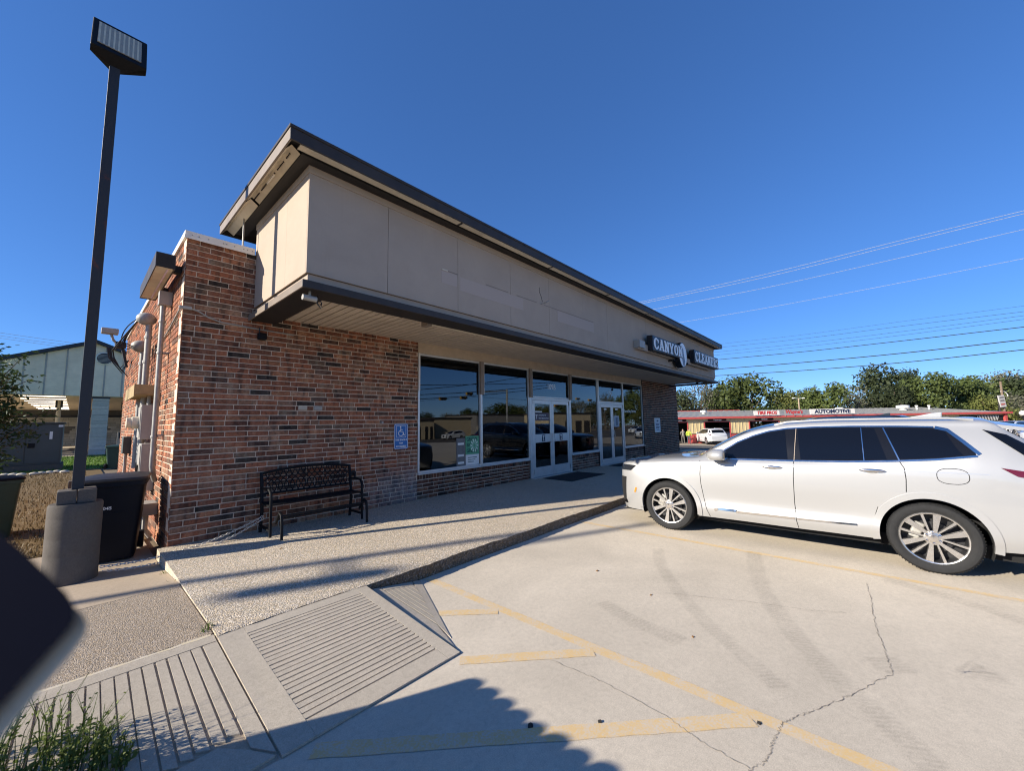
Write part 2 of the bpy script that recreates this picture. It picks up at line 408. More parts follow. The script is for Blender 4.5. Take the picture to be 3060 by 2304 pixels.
# raised walk with exposed aggregate and rough front edge
WZ = .14
def rough_edge_slab(name, x0, x1, y0, y1, z, m, mf, parent=None):
    mb = MB(); n = int((x1-x0)/.06); fr = []; lo = []
    for i in range(n+1):
        x = x0+(x1-x0)*i/n; e = random.uniform(-.012, .006) + .012*sin(x*3.1); fr.append((x, y0+e+.012, z-.004+random.uniform(-.004, .003))); lo.append((x, y0+random.uniform(-.008, .004), -.02))
    mid = [(p[0], y0+.05, z) for p in fr]; bk = [(p[0], y1, z) for p in fr]
    mb.grid([fr, mid, bk]); mb.mi = 1; mb.grid([lo, [(p[0], p[1]-.004, z-.028) for p in fr], fr]); mb.mi = 0
    mb.quad((x0, y1, -.02), (x0, y0, -.02), fr[0], (x0, y0+.05, z), (x0, y1, z))
    return mb.build(name, [m, mf], kind='structure', fix=True)
walk = rough_edge_slab('sidewalk', -.095, 21.5, -3.262, .02, WZ, M['walk'], M['grime'])
# slabs at the left of the walk
def slab_poly(name, pts, m, thick=.12):
    n = len(pts); mb = MB(); vs = list(pts)+[(p[0], p[1], p[2]-thick) for p in pts]
    mb.add(vs, [tuple(range(n)), tuple(range(n, 2*n))[::-1]]+[(i, n+i, n+(i+1) % n, (i+1) % n) for i in range(n)])
    return mb.build(name, m, kind='structure', fix=True)
slab_poly('side_slab', [(-3.2, -1.70, .118), (-.10, -1.72, .126), (-.10, -.35, .004), (-3.2, -.35, .004)], M['slab'])
slab_poly('back_slab', [(-3.2, -.351, .003), (-.10, -.351, .003), (-.10, 1.45, .0), (-3.2, 1.45, .0)], M['slab'])
slab_poly('broomed_slab', [(-3.2, -3.16, .118), (-.105, -3.16, .128), (-.105, -1.722, .124), (-3.2, -1.702, .116)], M['slab_rough'])
strip('edge_line', (-3.2, -3.175), (-.12, -3.185), .035, .1295, paint_line('worn_pale_edge_paint', (.62, .52, .34)), 40, .008)
# kerb ramp: sloping slab whose ribs stand between grooves
def ramp_obj():
    x0, x1, yt, yb = -.098, 1.11, -3.245, -4.672
    zf = lambda y: .013+(WZ-.01-.013)*(y-yb)/(yt-yb)
    mb = MB(); mb.quad((x0, yb, zf(yb)-.0105), (x1, yb, zf(yb)-.0105), (x1, yt, zf(yt)-.0105), (x0, yt, zf(yt)-.0105))
    mb.quad((x1, yb, -.03), (x1, yb, zf(yb)-.006), (x1, yt, zf(yt)-.006), (x1, yt, -.03)) 
    base = mb.build('kerb_ramp', M['slab'], kind='structure')
    def slopebox(name, xa, xb, ya, yb_, dz=0, m=M['ramp']):
        j = lambda: random.uniform(-.0015, .0015)
        vs = [(xa+j(), ya, zf(ya)-.01), (xb+j(), ya, zf(ya)-.01), (xb+j(), yb_, zf(yb_)-.01), (xa+j(), yb_, zf(yb_)-.01)]
        vs += [(v[0], v[1], v[2]+.012+dz+j()) for v in vs]
        b = MB(); b.add(vs, [(0,3,2,1),(4,5,6,7),(0,1,5,4),(1,2,6,5),(2,3,7,6),(3,0,4,7)]); return b.build(name, m, base)
    bx0, bx1, by0, by1 = .075, 1.0, -4.52, -3.36
    slopebox('ramp_border', x0+.004, bx0, yb+.004, yt-.003); slopebox('ramp_border', bx1, x1-.004, yb+.004, yt-.003)
    slopebox('ramp_border', bx0+.001, bx1-.001, by1, yt-.003); slopebox('ramp_border', bx0+.001, bx1-.001, yb+.004, by0)
    n = 22; pitch = (by1-by0)/n
    for i in range(n): slopebox('ramp_rib', bx0+.001, bx1-.001, by0+pitch*i+.012, by0+pitch*(i+1)-(.0 if i < n-1 else .008), 0)
    return base
ramp_obj()
def flare(name, tri, ribs):           # tri: corner points with z ; ribs: list of quads (plan) laid on the plane of tri
    a, b, c = [Vector(p) for p in tri[:3]]; nrm = (b-a).cross(c-a); 
    zf = lambda x, y: a.z - (nrm.x*(x-a.x)+nrm.y*(y-a.y))/nrm.z
    mb = MB(); vs = [(p[0], p[1], zf(p[0], p[1])-.009) for p in tri]; mb.add(vs, [tuple(range(len(vs)))])
    o = mb.build(name, M['slab'], kind='structure', fix=True)
    for (nm, q) in ribs:
        m2 = MB(); n = len(q); vs = [(p[0], p[1], zf(*p)-.01) for p in q]+[(p[0], p[1], zf(*p)+.0015) for p in q]
        m2.add(vs, [tuple(range(n))[::-1], tuple(range(n, 2*n))]+[(i, (i+1) % n, n+(i+1) % n, n+i) for i in range(n)]); m2.build(nm, M['ramp'], o, fix=True)
    return o
# left flare, ribs running away from the walk
ribs = [('flare_border', [(-2.0, -3.3), (-.106, -3.3), (-.106, -3.19), (-2.0, -3.19)]), ('flare_border', [(-.19, -3.31), (-.19, -4.50), (-.106, -4.62), (-.106, -3.31)])]
for i in range(14):
    xa = -.205-.0635*i; j_ = lambda: random.uniform(-.004, .004); ribs.append(('flare_rib', [(xa-.053+j_(), -3.31), (xa-.053-.008*i*.35+j_(), -4.33-.004*i), (xa-.008*i*.3+j_(), -4.36-.004*i), (xa+j_(), -3.31)]))
ribs.append(('flare_border', [(-2.0, -4.42), (-1.3, -4.42), (-.31, -4.385), (-.20, -4.51), (-.115, -4.64), (-2.0, -4.66)]))
flare('ramp_flare', [(-2.0, -3.19, .128), (-2.0, -4.66, .012), (-.106, -4.66, .012), (-.106, -3.19, .128)], ribs)
# right flare: a triangle falling to the lot
T0, T1, T2 = (1.125, -3.275), (1.735, -3.275), (1.118, -4.66)
tri = [(T0[0], T0[1], .092), (T2[0], T2[1], .003), (T1[0], T1[1], .003)]
ribs = [('flare_border', [(1.128, -3.28), (1.128, -4.60), (1.24, -4.22), (1.24, -3.28)]), ('flare_border', [(1.63, -3.28), (1.245, -4.23), (1.20, -4.45), (1.725, -3.28)]), ('flare_border', [(1.25, -3.28), (1.25, -3.36), (1.585, -3.36), (1.62, -3.28)])]
for i in range(6):
    xa = 1.252+i*.055; yl = lambda x: -3.30-(1.63-x)/(1.63-1.245)*.93
    ribs.append(('flare_rib', [(xa, -3.37), (xa, max(yl(xa), -4.2)), (xa+.046, yl(xa+.046)), (xa+.046, -3.37)]))
flare('ramp_flare', tri, ribs)

# ------------------------------------------------------------------ store building
store = empty('store_building', (0, 0, 0), 'single storey brick shop with beige fascia and dark brown flat roof edge', 'building')
BW, BD, WT = 19.75, 9.6, 4.47
PAL = [((.30,.115,.065),18),((.25,.10,.06),20),((.20,.085,.055),18),((.34,.15,.085),10),((.27,.14,.09),10),((.23,.13,.09),8),((.11,.06,.045),8),((.050,.038,.033),5),((.33,.18,.12),5),((.17,.11,.08),5)]
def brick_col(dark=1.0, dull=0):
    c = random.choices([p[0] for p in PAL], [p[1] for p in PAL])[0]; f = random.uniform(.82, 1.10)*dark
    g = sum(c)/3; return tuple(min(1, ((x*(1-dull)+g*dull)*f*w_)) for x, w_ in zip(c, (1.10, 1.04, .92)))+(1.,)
CH, BL, JT = .0802, .288, .0135
brick_meshes = {}
def brick_shape(L, H, D, seed):
    """one brick with slightly worn corners, front face towards -y, origin at its lower left back corner"""
    rnd = random.Random(seed); j = lambda a: rnd.uniform(-a, a)
    b = .004; vs = []
    for (y, ins) in ((0, 0), (-D+b, 0), (-D, b)):
        vs += [(ins+j(.0015), y+j(.001), ins+j(.0012)), (L-ins+j(.0015), y+j(.001), ins+j(.0012)), (L-ins+j(.0015), y+j(.001), H-ins+j(.0012)), (ins+j(.0015), y+j(.001), H-ins+j(.0012))]
    fs = [(8, 9, 10, 11)]
    for k in (0, 4):
        for i in range(4): fs.append((k+i, k+(i+1) % 4, k+4+(i+1) % 4, k+4+i))
    return vs, fs
def lay_bricks(x0, x1, z0, z1, cut=None, dark=1, soldier_top=False):
    """running bond list of (x, z, L, H) in wall coordinates"""
    out = []; z = z0; k = 0
    zt = z1-(.108 if soldier_top else 0)
    while z < zt-.02:
        h = min(CH-JT, zt-z); x = x0+random.uniform(-.02, .02)-(BL/2 if k % 2 else 0)
        while x < x1-.01:
            L = BL if random.random() > .12 else random.choice((.14, .144, .20, .25))
            a, b = max(x, x0), min(x+L-JT, x1)
            if b-a > .03 and not (cut and cut(a, b, z, z+h)): out.append((a, z, b-a, h))
            x += L
        z += CH; k += 1
    if soldier_top:
        x = x0
        while x < x1-.03: out.append((x, zt+.004, min(.064, x1-x), z1-zt-.006)); x += .0745
    return out
def screen_area(p, L, H):
    d = Vector(p)-CAMP; w = d.dot(fwd)
    if w < .3: return 0
    x = d.dot(r2)/w; y = d.dot(u2)/w
    if abs(x) > 1.32 or abs(y) > 1.0: return 0
    return L*H/(w*w)*abs(d.normalized().y)
PROUD = .011
def solid_wall(name, boxes, m, parent):
    mb = MB()
    for a, b in boxes: mb.box(a, b)
    return mb.build(name, m, parent)
front = solid_wall('front_wall', [((0, PROUD, 0), (3.94, .22, WT))], M['mortar'], store)
side = solid_wall('side_wall', [((PROUD, .2205, 0), (.22, BD, WT))], M['mortar'], store)
rear = solid_wall('rear_wall', [((.2205, BD-.2, 0), (BW, BD, WT))], M['mortar'], store)
right = solid_wall('right_wall', [((BW-.22, .2, 0), (BW-PROUD, BD-.205, WT))], M['mortar'], store)
pier = solid_wall('brick_pier', [((15.44, PROUD, 0), (BW, .1995, 3.49))], M['mortar'], store)
sillL = solid_wall('sill_wall', [((3.945, PROUD+.03, 0), (7.78, .2, .655))], M['mortar'], store)
sillM = solid_wall('sill_wall', [((9.80, PROUD+.03, 0), (11.62, .2, .64))], M['mortar'], store)
sillR = solid_wall('sill_wall', [((13.64, PROUD+.03, 0), (15.435, .2, .64))], M['mortar'], store)
solid_wall('upper_wall', [((3.945, .05, 3.5), (BW, .2, WT))], M['mortar'], store)
flat_roof = solid_wall('flat_roof', [((.05, .225, WT-.1), (BW-.05, BD-.21, WT-.02))], M['brown_dark'], store)
cand = []
def put(parent, lst, T, dark, dull, shade=None):
    for (x, z, L, H) in lst:
        c = brick_col(dark, dull)
        if shade: c = shade(x, z, c)
        p = T @ Vector((x, 0, z)); cand.append((screen_area(T @ Vector((x+L/2, 0, z+H/2)), L, H) if parent is not side else screen_area(T @ Vector((x+L/2, 0, z+H/2)), L, H)*.25, parent, x, z, L, H, c, T))
def faded(x, z, c):                     # old grey wash low on the wall beside the windows
    d = ((x-3.55)/1.0)**2+((z-.35)/.55)**2
    if d < 1:
        t = (1-d)*.75; return tuple(c[i]*(1-t)+(.25, .215, .20)[i]*t for i in range(3))+(1.,)
    return c
T0m = Matrix.Translation((0, PROUD, 0))
put(front, lay_bricks(0, 3.938, .145, WT), T0m, 1, .0, faded)
# side wall runs back along +y and faces -x
TS = Matrix.Translation((PROUD, BD, 0)) @ Matrix.Rotation(-pi/2, 4, 'Z')
put(side, lay_bricks(0, BD, .02, WT), TS, 1.1, .0)
Ts = Matrix.Translation((0, PROUD+.03, 0))
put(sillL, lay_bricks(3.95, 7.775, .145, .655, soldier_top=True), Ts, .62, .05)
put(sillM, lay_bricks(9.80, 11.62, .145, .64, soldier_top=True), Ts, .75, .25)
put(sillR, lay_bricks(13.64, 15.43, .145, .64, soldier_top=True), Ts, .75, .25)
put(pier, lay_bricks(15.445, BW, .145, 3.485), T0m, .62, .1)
cand.sort(key=lambda c: -c[0])
names_single = cand[:300]; rest = cand[300:]
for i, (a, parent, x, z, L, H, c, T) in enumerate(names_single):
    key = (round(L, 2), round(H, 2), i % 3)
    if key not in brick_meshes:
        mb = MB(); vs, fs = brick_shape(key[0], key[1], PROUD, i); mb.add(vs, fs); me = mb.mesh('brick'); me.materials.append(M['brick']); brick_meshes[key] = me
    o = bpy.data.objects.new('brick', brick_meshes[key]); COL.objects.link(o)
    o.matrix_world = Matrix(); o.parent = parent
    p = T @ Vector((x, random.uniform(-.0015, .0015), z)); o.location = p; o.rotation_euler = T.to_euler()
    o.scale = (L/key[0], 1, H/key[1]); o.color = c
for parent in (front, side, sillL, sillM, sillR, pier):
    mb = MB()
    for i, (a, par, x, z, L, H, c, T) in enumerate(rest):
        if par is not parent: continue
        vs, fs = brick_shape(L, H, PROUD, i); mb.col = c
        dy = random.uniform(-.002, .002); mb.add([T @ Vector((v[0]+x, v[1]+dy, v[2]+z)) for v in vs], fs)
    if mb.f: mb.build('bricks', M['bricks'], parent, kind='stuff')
# white metal coping on the brick parapet
mb = MB(); mb.box((-.03, -.035, WT-.005), (.835, .25, WT+.085)); mb.box((-.03, .2505, WT-.005), (.25, BD+.03, WT+.085)); mb.box((-.036, -.042, WT-.03), (.835, -.0352, WT+.02))
cop = mb.build('coping', M['white'], store, bevel=.006)
mb = MB()
for x in (.05, .13, .24, .42, .46, .56, .68, .73, .8): mb.sphere((x, -.043, WT+.03), .008, 6, 4)
mb.build('rivet', M['galv'], cop)

# --- fascia box over the shop front
PX0, PX1, PY = .864, 18.85, -2.104
mb = MB()
seams = [PX0, 1.965, 3.283, 4.62, 5.89, 7.2, 8.527, 9.85, 11.15, 12.4, 13.7, 15.0, 16.3, 17.6, PX1]
seams = [PX0, 1.965+.0, 3.283, 4.62, 5.89, 8.527, 11.1, 13.7, 16.3, PX1]
fas = solid_wall('fascia', [((PX0+.02, PY+.03, 3.61), (PX1-.02, .045, 4.90))], M['grime'], store)
for a, b in zip(seams[:-1], seams[1:]):
    MB().box((a+(.0025 if a > PX0 else 0), PY, 3.602), (b-(.0025 if b < PX1 else 0), PY+.028, 4.898)).build('fascia_panel', M['stucco'], fas, bevel=.003)
for (x, d) in ((PX0, 0), (PX1-.019, 0)):
    ys = [PY+.0285, -1.35, .04] if x < 1 else [PY+.0285, .04]
    for a, b in zip(ys[:-1], ys[1:]): MB().box((x, a+.001, 3.602), (x+.019, b-.001, 4.898)).build('fascia_panel', M['stucco'], fas)
MB().box((PX0-.012, PY-.012, 4.90), (PX1+.012, .04, 5.015)).build('fascia_moulding', M['stucco'], store, bevel=.004)
MB().box((PX0+.03, PY+.035, 3.475), (PX1-.03, PY+.08, 3.60)).build('fascia_return', M['stucco'], store)
MB().box((PX0+.03, PY+.0805, 3.475), (PX0+.06, .04, 3.60)).build('fascia_return', M['stucco'], store)
MB().box((PX1-.06, PY+.0805, 3.475), (PX1-.03, .04, 3.60)).build('fascia_return', M['stucco'], store)
# roof edge: dark metal with a hollow light trough all round
EX0, EX1, EY0, EY1 = .522, 19.0, -2.447, .82
def ring(mb, d0, d1, z0, z1):            # three-sided ring inset from the roof edge by d0..d1
    mb.box((EX0+d0, EY0+d0, z0), (EX1-d0, EY0+d1, z1)); mb.box((EX0+d0, EY0+d1+.0005, z0), (EX0+d1, EY1-d0, z1)); mb.box((EX1-d1, EY0+d1+.0005, z0), (EX1-d0, EY1-d0, z1))
mb = MB(); mb.box((EX0-.012, EY0-.012, 5.13), (EX1+.012, EY1+.012, 5.165)); mb.build('roof_cap', M['brown'], store, bevel=.004)
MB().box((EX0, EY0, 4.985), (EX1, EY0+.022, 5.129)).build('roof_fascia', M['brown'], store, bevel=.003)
MB().box((EX0, EY0+.0225, 4.985), (EX0+.022, EY1, 5.129)).build('roof_fascia', M['brown_sunlit'], store, bevel=.003)
MB().box((EX1-.022, EY0+.0225, 4.985), (EX1, EY1, 5.129)).build('roof_fascia', M['brown_sunlit'], store, bevel=.003)
mb = MB(); mb.box((EX0+.023, EY0+.023, 5.09), (EX1-.023, EY1-.0, 5.128)); mb.build('roof_soffit', M['brown_dark'], store)
mb = MB(); ring(mb, .19, .335, 4.99, 5.02); mb.build('roof_soffit_lip', M['brown_dark'], store)
mb = MB(); mb.box((EX0+.023, EY1-.02, 4.99), (EX1-.023, EY1, 5.09)); mb.build('roof_end', M['brown_dark'], store)
mb = MB(); 
xs = [.62, 3.1, 5.6, 8.1, 10.6, 13.1, 15.6, 17.6, 18.9]
for a, b in zip(xs[:-1], xs[1:]):
    MB().box((a+.02, EY0+.023, 4.979), (b-.02, EY0+.125, 4.992)).build('light_trough', M['cream'], store)
    MB().box((b-.02, EY0+.023, 4.975), (b+.02, EY0+.13, 5.0)).build('trough_joint', M['brown_dark'], store)
ys = [EY0+.19, -.62, EY1-.03]
for a, b in zip(ys[:-1], ys[1:]):
    mb = MB(); x0, x1 = EX0+.026, EX0+.185
    mb.quad((x0, b-.03, 4.992), (x0, a+.03, 4.992), (x0+.06, a+.03, 5.07), (x0+.06, b-.03, 5.07)); mb.quad((x0+.06, b-.03, 5.07), (x0+.06, a+.03, 5.07), (x1, a+.03, 5.0), (x1, b-.03, 5.0))
    mb.build('light_trough', M['cream'], store)
mb = MB()
for i in range(40):
    if i % 9 in (4, 5) : continue
    mb.sphere((EX0+.11, EY0+.35+i*.036, 5.03), .011, 6, 4)
mb.build('lamp_string', M['brown_dark'], store)
mb = MB()
for i in range(7): mb.sphere((EX0+.11, -1.52+i*.042, 5.022), .016, 6, 4)
mb.build('lamp_string', M['white'], store)
# lower dark band and soffit boards under the fascia
BY0 = -2.20
mb = MB()
mb.box((PX0-.07, BY0, 3.38), (PX1+.11, BY0+.02, 3.474)); MB().box((PX0-.07, BY0+.0205, 3.38), (PX0-.05, .03, 3.474)).build('lower_band', M['brown_sunlit'], store, bevel=.003); mb.box((PX1+.09, BY0+.0205, 3.38), (PX1+.11, .03, 3.474))
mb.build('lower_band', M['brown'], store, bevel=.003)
mb = MB(); mb.box((PX0-.0495, BY0+.021, 3.388), (PX1+.0895, -1.79, 3.41)); mb.box((PX0-.0495, -1.7895, 3.388), (1.18, -.005, 3.41)); mb.box((18.55, -1.7895, 3.388), (PX1+.0895, -.005, 3.41)); mb.build('lower_soffit', M['brown_dark'], store)
MB().box((PX0-.049, BY0+.021, 3.40+.062), (PX1+.089, PY+.034, 3.474)).build('band_ledge', M['brown'], store)
MB().box((1.181, -1.789, 3.505), (18.549, .04, 3.53)).build('soffit_backing', M['brown_dark'], store)
sof = MB().box((1.181, -1.789, 3.40), (18.549, -1.77, 3.505)).build('soffit', M['trim'], store)
x = 1.19; k = 0
while x < 18.53:
    w = min(.13, 18.545-x); dz = random.uniform(-.0015, .0015)
    MB().box((x, -1.768, 3.488+dz), (x+w-.021, .035, 3.504)).build('soffit_board', M['soffit'], sof); x += .13
# cream light housing hung in front of the soffit, with a lamp string on its inner face
hs = MB().box((3.0, -1.76, 3.385), (17.4, -1.70, 3.487)).build('light_housing', M['cream'], store, bevel=.004)
mb = MB(); x = 3.3
while x < 17.2:
    if random.random() > .12: mb.sphere((x, -1.693, 3.43+random.uniform(-.004, .004)), .011, 6, 4)
    x += .085
mb.build('lamp_string', M['white'], hs)
MB().box((2.9, -1.765, 3.36), (2.995, -1.6, 3.487)).build('housing_end', M['trim'], store)
# header above the windows
MB().box((3.945, .0, 3.262), (15.435, .0495, 3.50)).build('header', M['header'], store, bevel=.003)
# ghost of a removed sign: fixing lines and a bent rod on the fascia
zs = 4.247
for a, b in ((2.95, 3.28), (3.95, 4.55), (4.8, 5.45), (5.7, 7.78)): MB().box((a, PY-.004, zs-.006), (b, PY-.0005, zs+.006)).build('fixing_seam', M['trim'], fas)
MB().box((2.94, PY-.012, 4.235), (3.06, PY-.0005, 4.255)).build('bracket_stub', M['cream'], fas)
MB().tube([(5.57, PY-.01, 4.235), (5.62, PY-.13, 4.26), (5.66, PY-.16, 4.30)], .012, 8).build('bent_rod', M['galv'], fas)
MB().tube([(5.55, PY-.002, 4.60), (5.54, PY-.006, 4.5), (5.60, PY-.005, 4.42), (5.64, PY-.01, 4.3)], .004, 5).build('loose_wire', M['cable'], fas)
k = NT('ghost_patch_paint'); k.base(k.mix(k.noise(4, 4, .6, k.pos()), (.455, .365, .30), (.465, .38, .312))); k.set(rough=.85, spec=.2)
for (a, b, z0, z1) in ((2.93, 3.26, 4.02, 4.23), (3.33, 5.0, 3.98, 4.22), (6.2, 7.8, 3.98, 4.23)): MB().box((a, PY-.002, z0), (b, PY-.0002, z1)).build('patched_paint', k.m, fas)

# ------------------------------------------------------------------ shop front: windows and doors
def frame_rect(mb, x0, x1, z0, z1, w, y0, y1):
    mb.box((x0, y0, z0), (x0+w, y1, z1)); mb.box((x1-w, y0, z0), (x1, y1, z1)); mb.box((x0+w, y0, z0), (x1-w, y1, z0+w)); mb.box((x0+w, y0, z1-w), (x1-w, y1, z1))
def window(x0, x1, z0, z1, w=.045, sill=True):
    mb = MB(); frame_rect(mb, x0, x1, z0, z1, w, -.005, .055)
    o = mb.build('window', M['alu'], store, bevel=.003)
    MB().box((x0+w-.005, .024, z0+w-.005), (x1-w+.005, .030, z1-w+.005)).build('pane', M['glass'], o)
    if sill: MB().box((x0-.01, -.05, z0-.03), (x1+.01, .0245, z0-.001)).build('sill', M['alu'], o, bevel=.003)
    return o
ZT = 3.258
window(3.945, 5.80, .687, ZT); window(5.8005, 7.70, .687, ZT)
window(9.80, 11.60, .675, ZT); window(13.60, 15.435, .675, ZT)
window(7.79, 9.795, 2.44, ZT, sill=False); window(11.65, 13.5995, 2.41, ZT, sill=False)
def mull(x0, x1, z0, z1, m=None, y0=-.06): return MB().box((x0, y0, z0), (x1, -.006, z1)).build('mullion_cover', m or M['trim'], store, bevel=.004)
mull(5.75, 5.86, 2.44, 3.26); mull(7.69, 7.80, 2.44, 3.26); mull(9.73, 9.85, 2.43, 3.26); mull(11.59, 11.68, .14, 3.26, M['alu'], -.02)
for x in (3.945, 5.862, 7.802, 9.852): MB().box((x, -.035, 2.44), (x+.03, -.006, 3.258)).build('edge_strip', M['white'], store)
MB().box((5.77, -.02, .70), (5.83, -.006, 2.438)).build('mullion', M['alu'], store)
MB().box((7.70, -.012, .145), (7.79, .055, 2.438)).build('mullion', M['alu'], store); MB().box((9.755, -.012, .145), (9.7995, .055, 2.428)).build('mullion', M['alu'], store)
MB().box((15.436, -.03, .14), (15.445, .05, 3.49)).build('edge_strip', M['brown'], store)
def door(x0, x1, zb, zt, wmid, double):
    root = None
    mb = MB(); mb.box((x0, -.01, zb), (x0+.05, .06, zt)); mb.box((x1-.05, -.01, zb), (x1, .06, zt)); mb.box((x0+.05, -.01, zt-.06), (x1-.05, .06, zt))
    mb.build('door_frame', M['alu'], store, bevel=.003)
    xm = (x0+x1)/2
    for s, (a, b) in enumerate(((x0+.054, xm-.003), (xm+.003, x1-.054))):
        mb = MB(); w = .095; z0, z1 = zb+.012, zt-.065; y0, y1 = .002, .046; kick = .27 if wmid else .2
        mb.box((a, y0, z0), (a+w, y1, z1)); mb.box((b-w, y0, z0), (b, y1, z1)); mb.box((a+w, y0, z0), (b-w, y1, z0+kick)); mb.box((a+w, y0, z1-.11), (b-w, y1, z1))
        if wmid: mb.box((a+w, y0, 1.13), (b-w, y1, 1.375))
        leaf = mb.build('door_leaf', M['alu'], store, bevel=.003)
        if wmid:
            MB().box((a+w-.004, .02, z0+kick-.004), (b-w+.004, .026, 1.134)).build('pane', M['glass'], leaf); MB().box((a+w-.004, .02, 1.371), (b-w+.004, .026, z1-.106)).build('pane', M['glass'], leaf)
        else: MB().box((a+w-.004, .02, z0+kick-.004), (b-w+.004, .026, z1-.106)).build('pane', M['glass'], leaf)
        hx = b-.05 if s == 0 else a+.05; d = -1 if s == 0 else 1
        MB().tube([(hx, .004, 1.38), (hx, -.05, 1.37), (hx+d*.0, -.055, 1.2), (hx+d*.05, -.055, 1.14), (hx+d*.06, .004, 1.13)], .011, 8).build('handle', M['alu'], leaf, smooth=True)
        for z in (z0+.1, z1-.12): MB().box((a-.012 if s == 0 else b-.004, -.014, z), (a+.004 if s == 0 else b+.012, .0, z+.12)).build('hinge', M['galv'], leaf)
door(7.80, 9.755, .145, 2.435, True, True); door(11.68, 13.60, .145, 2.405, False, True)
MB().box((7.76, -.10, .1405), (9.80, .06, .1445)).build('threshold', M['alu'], store); MB().box((11.66, -.10, .1405), (13.62, .06, .1445)).build('threshold', M['alu'], store)
# dim interior seen through the glass
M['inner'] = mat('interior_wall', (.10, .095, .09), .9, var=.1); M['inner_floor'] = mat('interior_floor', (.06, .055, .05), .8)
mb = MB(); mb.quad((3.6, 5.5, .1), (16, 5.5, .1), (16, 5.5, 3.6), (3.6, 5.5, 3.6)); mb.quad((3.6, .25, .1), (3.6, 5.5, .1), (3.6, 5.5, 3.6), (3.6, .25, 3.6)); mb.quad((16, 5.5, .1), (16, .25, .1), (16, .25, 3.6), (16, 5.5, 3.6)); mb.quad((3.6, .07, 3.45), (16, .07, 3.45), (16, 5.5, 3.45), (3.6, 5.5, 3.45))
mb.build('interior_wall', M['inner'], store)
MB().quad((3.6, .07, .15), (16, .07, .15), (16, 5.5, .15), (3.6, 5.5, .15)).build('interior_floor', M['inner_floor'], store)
# ------------------------------------------------------------------ lettering: stroke and outline helpers
def text_obj(txt, name, m, parent, loc, size, right=Vector((1, 0, 0)), up=Vector((0, 0, 1)), bold=0, shear=0, depth=.002, align='LEFT', sx=1.0, space=1.0):
    cu = bpy.data.curves.new(name, 'FONT'); cu.body = txt; cu.size = size; cu.offset = bold; cu.shear = shear; cu.extrude = depth/2; cu.align_x = align; cu.resolution_u = 3; cu.space_character = space
    t = bpy.data.objects.new(name, cu); COL.objects.link(t); dg = bpy.context.evaluated_depsgraph_get(); me = bpy.data.meshes.new_from_object(t.evaluated_get(dg))
    bpy.data.objects.remove(t); bpy.data.curves.remove(cu)
    n = right.cross(up); X = Matrix(((right.x, up.x, n.x, loc[0]), (right.y, up.y, n.y, loc[1]), (right.z, up.z, n.z, loc[2]), (0, 0, 0, 1)))
    me.transform(X @ Matrix.Diagonal((sx, 1, 1, 1))); me.materials.clear(); me.materials.append(m); me.name = name
    o = bpy.data.objects.new(name, me); COL.objects.link(o)
    if parent is not None: attach(o, parent)
    return o
